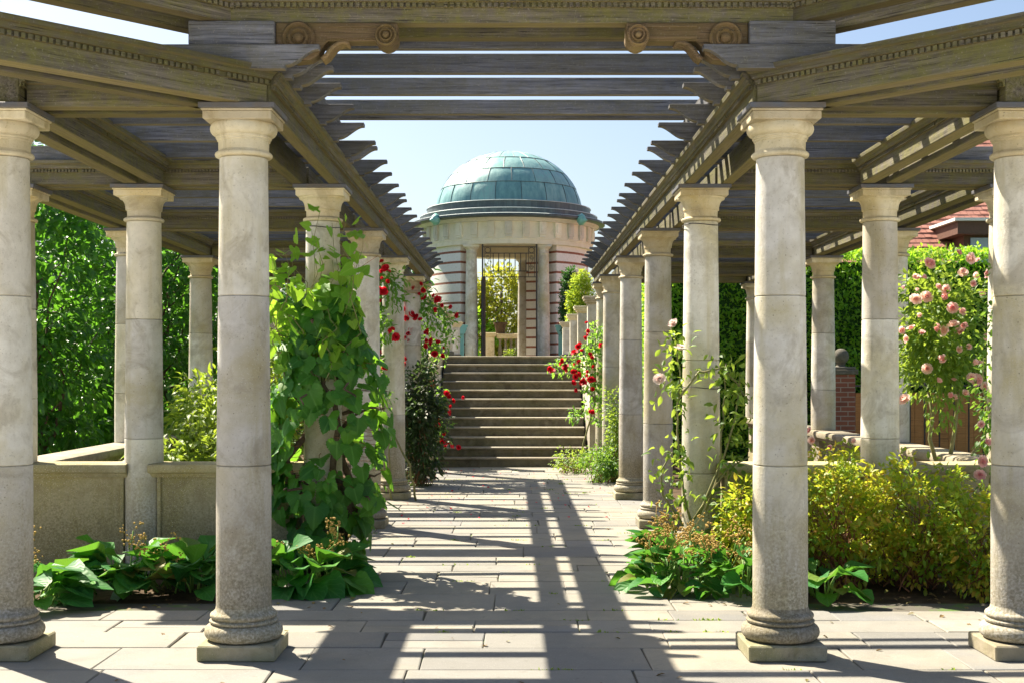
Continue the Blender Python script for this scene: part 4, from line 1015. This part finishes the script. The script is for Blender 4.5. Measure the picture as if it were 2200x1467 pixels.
# ---- bergenias
def bergenia(label, loc, n, spread, size, nfl, hgt=.3, squash=1.0):
    t = thing('bergenia_plant', label, 'plant', (loc[0], loc[1], 0), 0, 'big leaved bergenia clumps')
    P = []; D = []; Nn = []; Sz = []; q = MB()
    for i in range(n):
        a = random.uniform(0, 2*math.pi); rr = spread*math.sqrt(random.random()); el = max(-.15, 1.25*(1-rr/spread)+random.gauss(.1, .25))
        base = Vector((rr*.75*math.cos(a), rr*.75*math.sin(a)*squash, .02))
        d = Vector((math.cos(a+random.gauss(0, .5)), math.sin(a+random.gauss(0, .5)), el)).normalized()
        st = random.uniform(.02, .09)*hgt/.3; p = base+d*st+Vector((0, 0, .03*hgt/.3+.16*(1-rr/spread)*hgt/.3))
        q.tube([base, base.lerp(p, .6)+Vector((0, 0, .01)), p], [.008, .006, .005], 5)
        P.append(p); D.append(d); nn = Vector((-d.x*.8*d.z, -d.y*.8*d.z, 1))+Vector((random.gauss(0, .3), random.gauss(0, .3), 0)); Nn.append(nn); Sz.append(size*random.uniform(.65, 1.15))
    q.build('leaf_stalks', 'stalk', t, smooth=True)
    leaves('leaves', T_berg, P, D, Nn, Sz, 'lf_berg', t)
    for k in range(nfl):
        q = MB(); a = random.uniform(0, 6.28); b0 = Vector((spread*.5*math.cos(a), spread*.5*math.sin(a)*squash, .1)); tip = b0+Vector((random.gauss(0, .12), random.gauss(-.05, .08), random.uniform(.20, .36)))
        sp = wig(b0, tip, 5, .02); q.tube(sp, .005, 5); o = q.build('flower_stalk', 'stalk', t, smooth=True)
        q = MB()
        for j in range(7):
            bse = sp[2+j % 4]; e = bse+Vector((random.gauss(0, .055), random.gauss(0, .055), random.uniform(.02, .09))); q.tube([bse, e], .002, 4, False)
            for m_ in range(7): 
                c = e+Vector((random.gauss(0, .018), random.gauss(0, .018), random.gauss(0, .018))); q.ball(c, random.uniform(.006, .011), 1)
        q.build('seed_heads', 'buds', o)
    return t
bergenia('large glossy bergenia clump beside the left edge column', (-3.28, 8.55), 44, .36, 0.299, 2)
bergenia('bergenia clump with a tall pointed leaf below the left low wall', (-2.75, 9.15), 51, .38, 0.299, 1)
bergenia('bergenia clump behind the big front left column', (-2.3, 9.2), 51, .38, 0.276, 2)
bergenia('bergenia clump at the foot of the grape vine', (-1.52, 9.3), 47, .36, 0.299, 3)
bergenia('dense bergenia clump with yellow seed heads on the right, nearest the path', (1.22, 9.25), 68, .36, .205, 9)
bergenia('bergenia clump with seed heads leaning on the front right column', (1.62, 8.95), 51, .30, .21, 6)
bergenia('bergenia clump behind others at the foot of the second right column', (1.30, 9.95), 44, .30, 0.253, 7)
bergenia('small bergenia plant just right of the front right column', (2.13, 8.85), 20, .22, 0.276, 0)
# ---- yellow green shrubs in front of the right low wall
for i, (x, y_, rx, zc, rz, lab) in enumerate([(1.85, 9.55, .34, .45, .42, 'yellow green shrub with red twigs left of the front right column'), (2.42, 9.45, .48, .48, .50, 'bushy yellow green shrub with orange leaf tips below the right low wall'),
        (2.98, 9.40, .48, .47, .50, 'yellow green shrub with bare red twigs in the middle of the right bed'), (3.45, 9.0, .45, .40, .46, 'yellow green shrub spilling onto paving beside the right edge column')]):
    bush('hypericum_shrub', lab, (x, y_, 0), (rx, .42, rz), zc, 230, 15, .085, (.03, .066), T_oval, 'lf_hyp', 'shrub', 'yellow green shrubs in the right bed', droop=.15, nst=95, lo=.45, zmin=-.92, tw=.005)
# ---- pink rose on the right
t, C = bush('pink_rose', 'tall pink rose bush on bare stems behind the right low wall', (3.72, 11.1, .2), (.43, .42, .76), 1.66, 165, 22, .15, (.04, .075), T_oval, 'lf_rose2', 'rose bush', None, droop=.3, twig='cane', nst=0, lo=.3)
q = MB()
for (a, c) in (((0, 0, 0), (-.12, -.05, 1.2)), ((.02, 0, 0), (.18, 0, 1.35)), ((.0, 0, .1), (.42, -.1, .95))): q.tube(wig(a, c, 6, .03), [.026*(1-.5*i/6) for i in range(7)], 7)
q.build('canes', 'cane', t, smooth=True)
pp = [(1995, 568), (1970, 600), (2058, 545), (2090, 555), (2090, 610), (1975, 682), (1943, 728), (1970, 625), (2065, 672), (2068, 700), (2105, 780), (2080, 745), (1992, 792), (2010, 710), (2045, 850), (1945, 860), (2015, 820), (2120, 830), (2095, 815), (2035, 640), (1990, 640), (2115, 590), (1955, 700), (2060, 750), (2030, 770)]
blooms(t, B_pink, [Vector(at(x, y_, 10.75+random.uniform(-.1, .15)))-Vector((3.72, 11.1, .2)) for x, y_ in pp+[(random.gauss(2040, 55), random.uniform(550, 870)) for _ in range(26)]], (.05, .11))
t, C = bush('pink_rose', 'pink rose shoots hanging beside the right edge column', (3.66, 9.75, .0), (.10, .12, .95), 1.5, 40, 14, .10, (.035, .06), T_oval, 'lf_rose', 'rose bush', None, twig='cane', nst=5, lo=.3)
blooms(t, B_pink, [Vector(at(x, y_, 9.6))-Vector((3.66, 9.75, 0)) for x, y_ in ((2108, 912), (2110, 990), (2105, 1020), (2118, 950))], (.06, .09))
t, C = bush('low_rose', 'low rose bush with pink flowers in front of the right parapet', (3.05, 11.6, 0), (.5, .4, .3), .68, 60, 14, .12, (.035, .06), T_oval, 'lf_hyp', 'rose bush', None, lo=.4)
blooms(t, B_pink, [Vector(at(x, y_, 11.3))-Vector((3.05, 11.6, 0)) for x, y_ in ((1745, 945), (1740, 925), (1830, 950), (1780, 960))], (.06, .08))
# ---- pale rose climbing the second right column
t = thing('pale_rose', 'pale pink rose climbing the second right column', 'rose bush', (1.45, 9.8, 0)); O = Vector((1.45, 9.8, 0))
def A_(px, py, Y): return Vector(at(px, py, Y))-O
canes = [[(1467, 1130), (1425, 1060), (1420, 1010), (1445, 970)], [(1480, 1120), (1460, 1000), (1455, 900), (1462, 800), (1440, 700)], [(1500, 1110), (1545, 1000), (1555, 900), (1560, 780)], [(1490, 1115), (1560, 1010), (1610, 980)], [(1455, 860), (1500, 800), (1555, 790), (1610, 860)], [(1520, 1090), (1580, 900), (1590, 800)]]
q = MB(); P = []
for cn in canes:
    pts = [A_(x, y_, 9.78+random.uniform(-.06, .06)) for x, y_ in cn]; fine = []
    for a, c in zip(pts[:-1], pts[1:]): fine += [a.lerp(c, i/4)+Vector((random.gauss(0, .008),)*3) for i in range(4)]
    fine.append(pts[-1]); q.tube(fine, [.010*(1-.6*i/len(fine)) for i in range(len(fine))], 6)
    for f in fine[2:]:
        if random.random() < .75:
            for _ in range(8): P.append(f+Vector((random.gauss(0, .055), random.gauss(0, .05), random.gauss(0, .05))))
q.build('canes', 'cane', t, smooth=True)
for (x, y_) in ((1440, 720), (1430, 790), (1450, 740), (1435, 830), (1590, 850), (1600, 900), (1590, 945), (1575, 880), (1600, 960), (1450, 1000)):
    for _ in range(16): P.append(A_(x, y_, 9.75)+Vector((random.gauss(0, .06), random.gauss(0, .06), random.gauss(0, .06))))
P = np.array(P); D = RNG.normal(0, .7, P.shape)+np.array([0, -.2, -.4]); Nn = RNG.normal(0, .5, P.shape)+np.array([0, -.3, .8])
leaves('foliage', T_oval, P, D, Nn, RNG.uniform(.045, .085, len(P)), 'lf_rose2', t)
blooms(t, B_pale, [A_(x, y_, 9.65) for x, y_ in ((1449, 700), (1460, 752), (1418, 815))], (.09, .11))
# ---- red roses
def red_rose(label, Y, clumps, bl, canes, O, per=34, sp=.17):
    t = thing('red_rose', label, 'rose bush', O, 0, 'red climbing roses'); O = Vector(O); q = MB()
    for cn in canes:
        pts = [Vector(at(x, y_, Y+random.uniform(-.1, .1)))-O for x, y_ in cn]; fine = []
        for a, c in zip(pts[:-1], pts[1:]): fine += [a.lerp(c, i/4)+Vector((random.gauss(0, .012),)*3) for i in range(4)]
        fine.append(pts[-1]); q.tube(fine, [.016*(1-.6*i/len(fine)) for i in range(len(fine))], 6)
    q.build('canes', 'cane', t, smooth=True)
    C = np.array([Vector(at(x+random.gauss(0, 5), y_+random.gauss(0, 5), Y+random.uniform(-.25, .2)))-O for x, y_ in clumps])
    P, D, Nn, Sz, rn = cloud(C, sp, per, .3, (.05, .09), .9)
    leaves('foliage', T_oval, P, D, Nn, Sz, 'lf_rose3', t, rn)
    blooms(t, B_red, [Vector(at(x+random.gauss(0, 1), y_, Y-.32))-O for x, y_ in bl]+[Vector(at(x+random.gauss(0, 9), y_+random.gauss(0, 9), Y-.34))-O for x, y_ in bl for _ in range(1) if random.random() < .9], (.055, .11))
    return t
red_rose('red rose climbing the fourth left column', 15.7, [(800, 610), (815, 590), (830, 600), (845, 610), (835, 630), (800, 640), (805, 660), (850, 600), (800, 730), (815, 715), (830, 720), (795, 800), (805, 830), (845, 640), (820, 700), (800, 780), (825, 860), (808, 690)],
    [(802, 595), (820, 585), (837, 584), (823, 598), (812, 620), (822, 630), (818, 627), (841, 712), (847, 730), (812, 760), (825, 790), (802, 752)], [(850, 1080), (838, 950), (815, 800), (810, 620)] and [[(896, 1080), (880, 1000), (830, 900), (812, 780), (808, 620)], [(850, 1140), (838, 1060), (835, 950), (800, 860)]], (-1.4, 15.7, 0))
red_rose('largest red rose arching over the left side of the steps', 19.2, [(860, 620), (880, 630), (895, 640), (910, 650), (925, 655), (940, 665), (955, 680), (970, 685), (870, 650), (885, 660), (900, 670), (860, 680), (875, 690), (895, 690), (915, 695), (930, 680), (945, 690), (960, 690), (920, 740), (930, 730), (945, 745), (935, 760), (905, 720), (870, 640), (900, 625), (965, 735), (955, 730), (905, 770), (865, 705), (890, 640)],
    [(904, 612), (908, 625), (938, 650), (936, 672), (935, 665), (850, 632), (868, 650), (862, 688), (858, 690), (881, 688), (884, 708), (897, 680), (903, 687), (875, 684), (850, 690), (873, 725), (913, 718), (930, 730), (938, 735), (937, 760), (953, 748), (968, 660), (925, 738), (888, 685), (940, 643), (870, 782), (915, 640), (853, 770), (899, 632)],
    [[(880, 1090), (875, 900), (868, 780), (862, 690), (900, 640)], [(868, 780), (910, 740), (945, 750)], [(900, 640), (940, 660), (975, 690)], [(875, 900), (858, 800), (855, 700)]], (-1.45, 19.2, 0))
red_rose('red rose trailing onto the left edge of the steps', 20.9, [(945, 850), (955, 860), (950, 880), (940, 900), (955, 910), (950, 930), (940, 930), (930, 960), (925, 820), (930, 840), (950, 780), (925, 790)],
    [(922, 824), (926, 818), (930, 824), (958, 845), (972, 861), (969, 874), (931, 914), (940, 913), (955, 932), (950, 948), (963, 950), (966, 960), (945, 887)], [[(925, 1005), (930, 950), (935, 900), (928, 820)], [(935, 950), (960, 940)], [(928, 860), (955, 850)]], (-1.3, 20.9, 0), 24, .13)
red_rose('red rose on the right side of the steps', 20.2, [(1275, 715), (1282, 700), (1288, 720), (1270, 735), (1280, 740), (1265, 750), (1285, 760), (1275, 770), (1260, 760), (1245, 775), (1255, 790), (1270, 790), (1285, 790), (1205, 785), (1215, 775), (1225, 785), (1200, 795), (1240, 800), (1275, 815), (1265, 830), (1285, 830), (1255, 830), (1275, 850), (1285, 860), (1270, 870), (1235, 895), (1255, 890), (1280, 900)],
    [(1262, 712), (1261, 725), (1245, 740), (1250, 755), (1203, 775), (1220, 795), (1232, 798), (1237, 783), (1275, 788), (1262, 798), (1242, 807), (1255, 812), (1268, 815), (1274, 835), (1240, 838), (1269, 884), (1183, 793), (1213, 788), (1246, 778), (1290, 745), (1270, 768)],
    [[(1245, 985), (1262, 920), (1280, 860), (1275, 760), (1285, 700)], [(1275, 790), (1240, 780), (1200, 790)], [(1280, 860), (1250, 830)]], (1.3, 20.2, 0), 34, .15)
# ---- dark creeper and low greenery further down
bush('dark_creeper', 'dark purple green creeper at the foot of the fifth left column', (-1.28, 17.9, 0), (.34, .5, .95), .85, 190, 30, .13, (.045, .085), T_oval, 'lf_dark', 'shrub', None, lo=.3, nst=20)
bush('green_shrub', 'fresh green rose foliage at the foot of the fifth right column', (1.32, 18.4, 0), (.36, .5, .28), .26, 80, 24, .12, (.035, .06), T_oval, 'lf_rose', 'shrub', None, lo=.2, nst=16)
bush('green_shrub', 'upright green foliage beside the fifth right column', (1.52, 18.5, 0), (.17, .3, .70), .72, 70, 22, .11, (.035, .06), T_oval, 'lf_rose2', 'shrub', None, lo=.2, nst=10)
bush('green_shrub', 'sprawling green shoots at the bottom right of the steps', (1.0, 20.2, 0), (.45, .5, .20), .20, 40, 14, .12, (.04, .06), T_oval, 'lf_rose2', 'shrub', None, lo=.3, nst=20)
# dead leaves on the paving and beds
n = 420; P = np.c_[RNG.uniform(-4.2, 4.2, n), RNG.uniform(8.5, 9.9, n), np.full(n, -.01)]; P[:, 2] += np.where(np.abs(P[:, 0]) < 1.7, .02, 0)
P = P[(np.abs(P[:, 0]) > 1.0)]; k = 60
P = np.r_[P, np.c_[RNG.uniform(-4, 4, k), RNG.uniform(6.4, 8.7, k)**1.0, np.full(k, .008)], np.c_[np.where(RNG.random(50) < .5, -1, 1)*RNG.uniform(.9, 1.6, 50), RNG.uniform(9, 20, 50), np.full(50, .008)]]
stuff(leaves('leaf_litter', T_oval, P, np.c_[RNG.normal(size=(len(P), 2)), np.zeros(len(P))], np.c_[RNG.normal(0, .25, (len(P), 2)), np.ones(len(P))], RNG.uniform(.02, .06, len(P)), 'lf_litter'))

P = []
for _ in range(150):
    y0 = random.choice(rows); x = random.gauss(0, 1.1); k = random.randint(2, 9); ln = random.uniform(.02, .12)
    if y0 < 6.3: continue
    for _ in range(k*3): P.append((x+random.uniform(-ln, ln), y0+random.gauss(0, .006), -.004))
P = np.array(P)
stuff(leaves('joint_weeds', T_small, P, np.c_[RNG.normal(0, .6, (len(P), 2)), np.full(len(P), .7)], RNG.normal(0, 1, P.shape)+np.array([0, 0, .5]), RNG.uniform(.008, .026, len(P)), 'lf_rose2'))

# thin tie wires round the climber columns and fallen petals on the path
q0 = [(1.49, ROW[1], 2.72, .148, 'thin dark tie wire round the neck of the second right column'), (1.49, ROW[1], 1.45, .158, 'thin dark tie wire round the middle of the second right column'),
      (-1.49, ROW[1], 2.70, .150, 'thin dark tie wire round the neck of the second left column'), (1.49, ROW[4], 1.2, .162, 'thin dark tie wire round the fifth right column')]
for x, y_, z, r_, lab in q0:
    q = MB(); q.tube([(r_*math.cos(2*math.pi*i/32), r_*math.sin(2*math.pi*i/32), .012*math.sin(4*math.pi*i/32)+.01*math.sin(2*math.pi*i/32+1)) for i in range(33)], .0035, 5, False)
    tag(q.build('tie_wire', 'iron', None, (x, y_, z), smooth=True), lab, 'wire', 'tie wires on the columns')
n = 90; P = np.c_[RNG.uniform(-1.5, 1.3, n), RNG.uniform(13, 21, n), np.full(n, .012)]; P[:30, 0] = RNG.uniform(-1.5, -1.0, 30); P[:30, 1] = RNG.uniform(18, 21.2, 30)
stuff(leaves('fallen_petals', T_round, P, np.c_[RNG.normal(size=(n, 2)), np.zeros(n)], np.c_[RNG.normal(0, .3, (n, 2)), np.ones(n)], RNG.uniform(.02, .04, n), 'red_petal'))
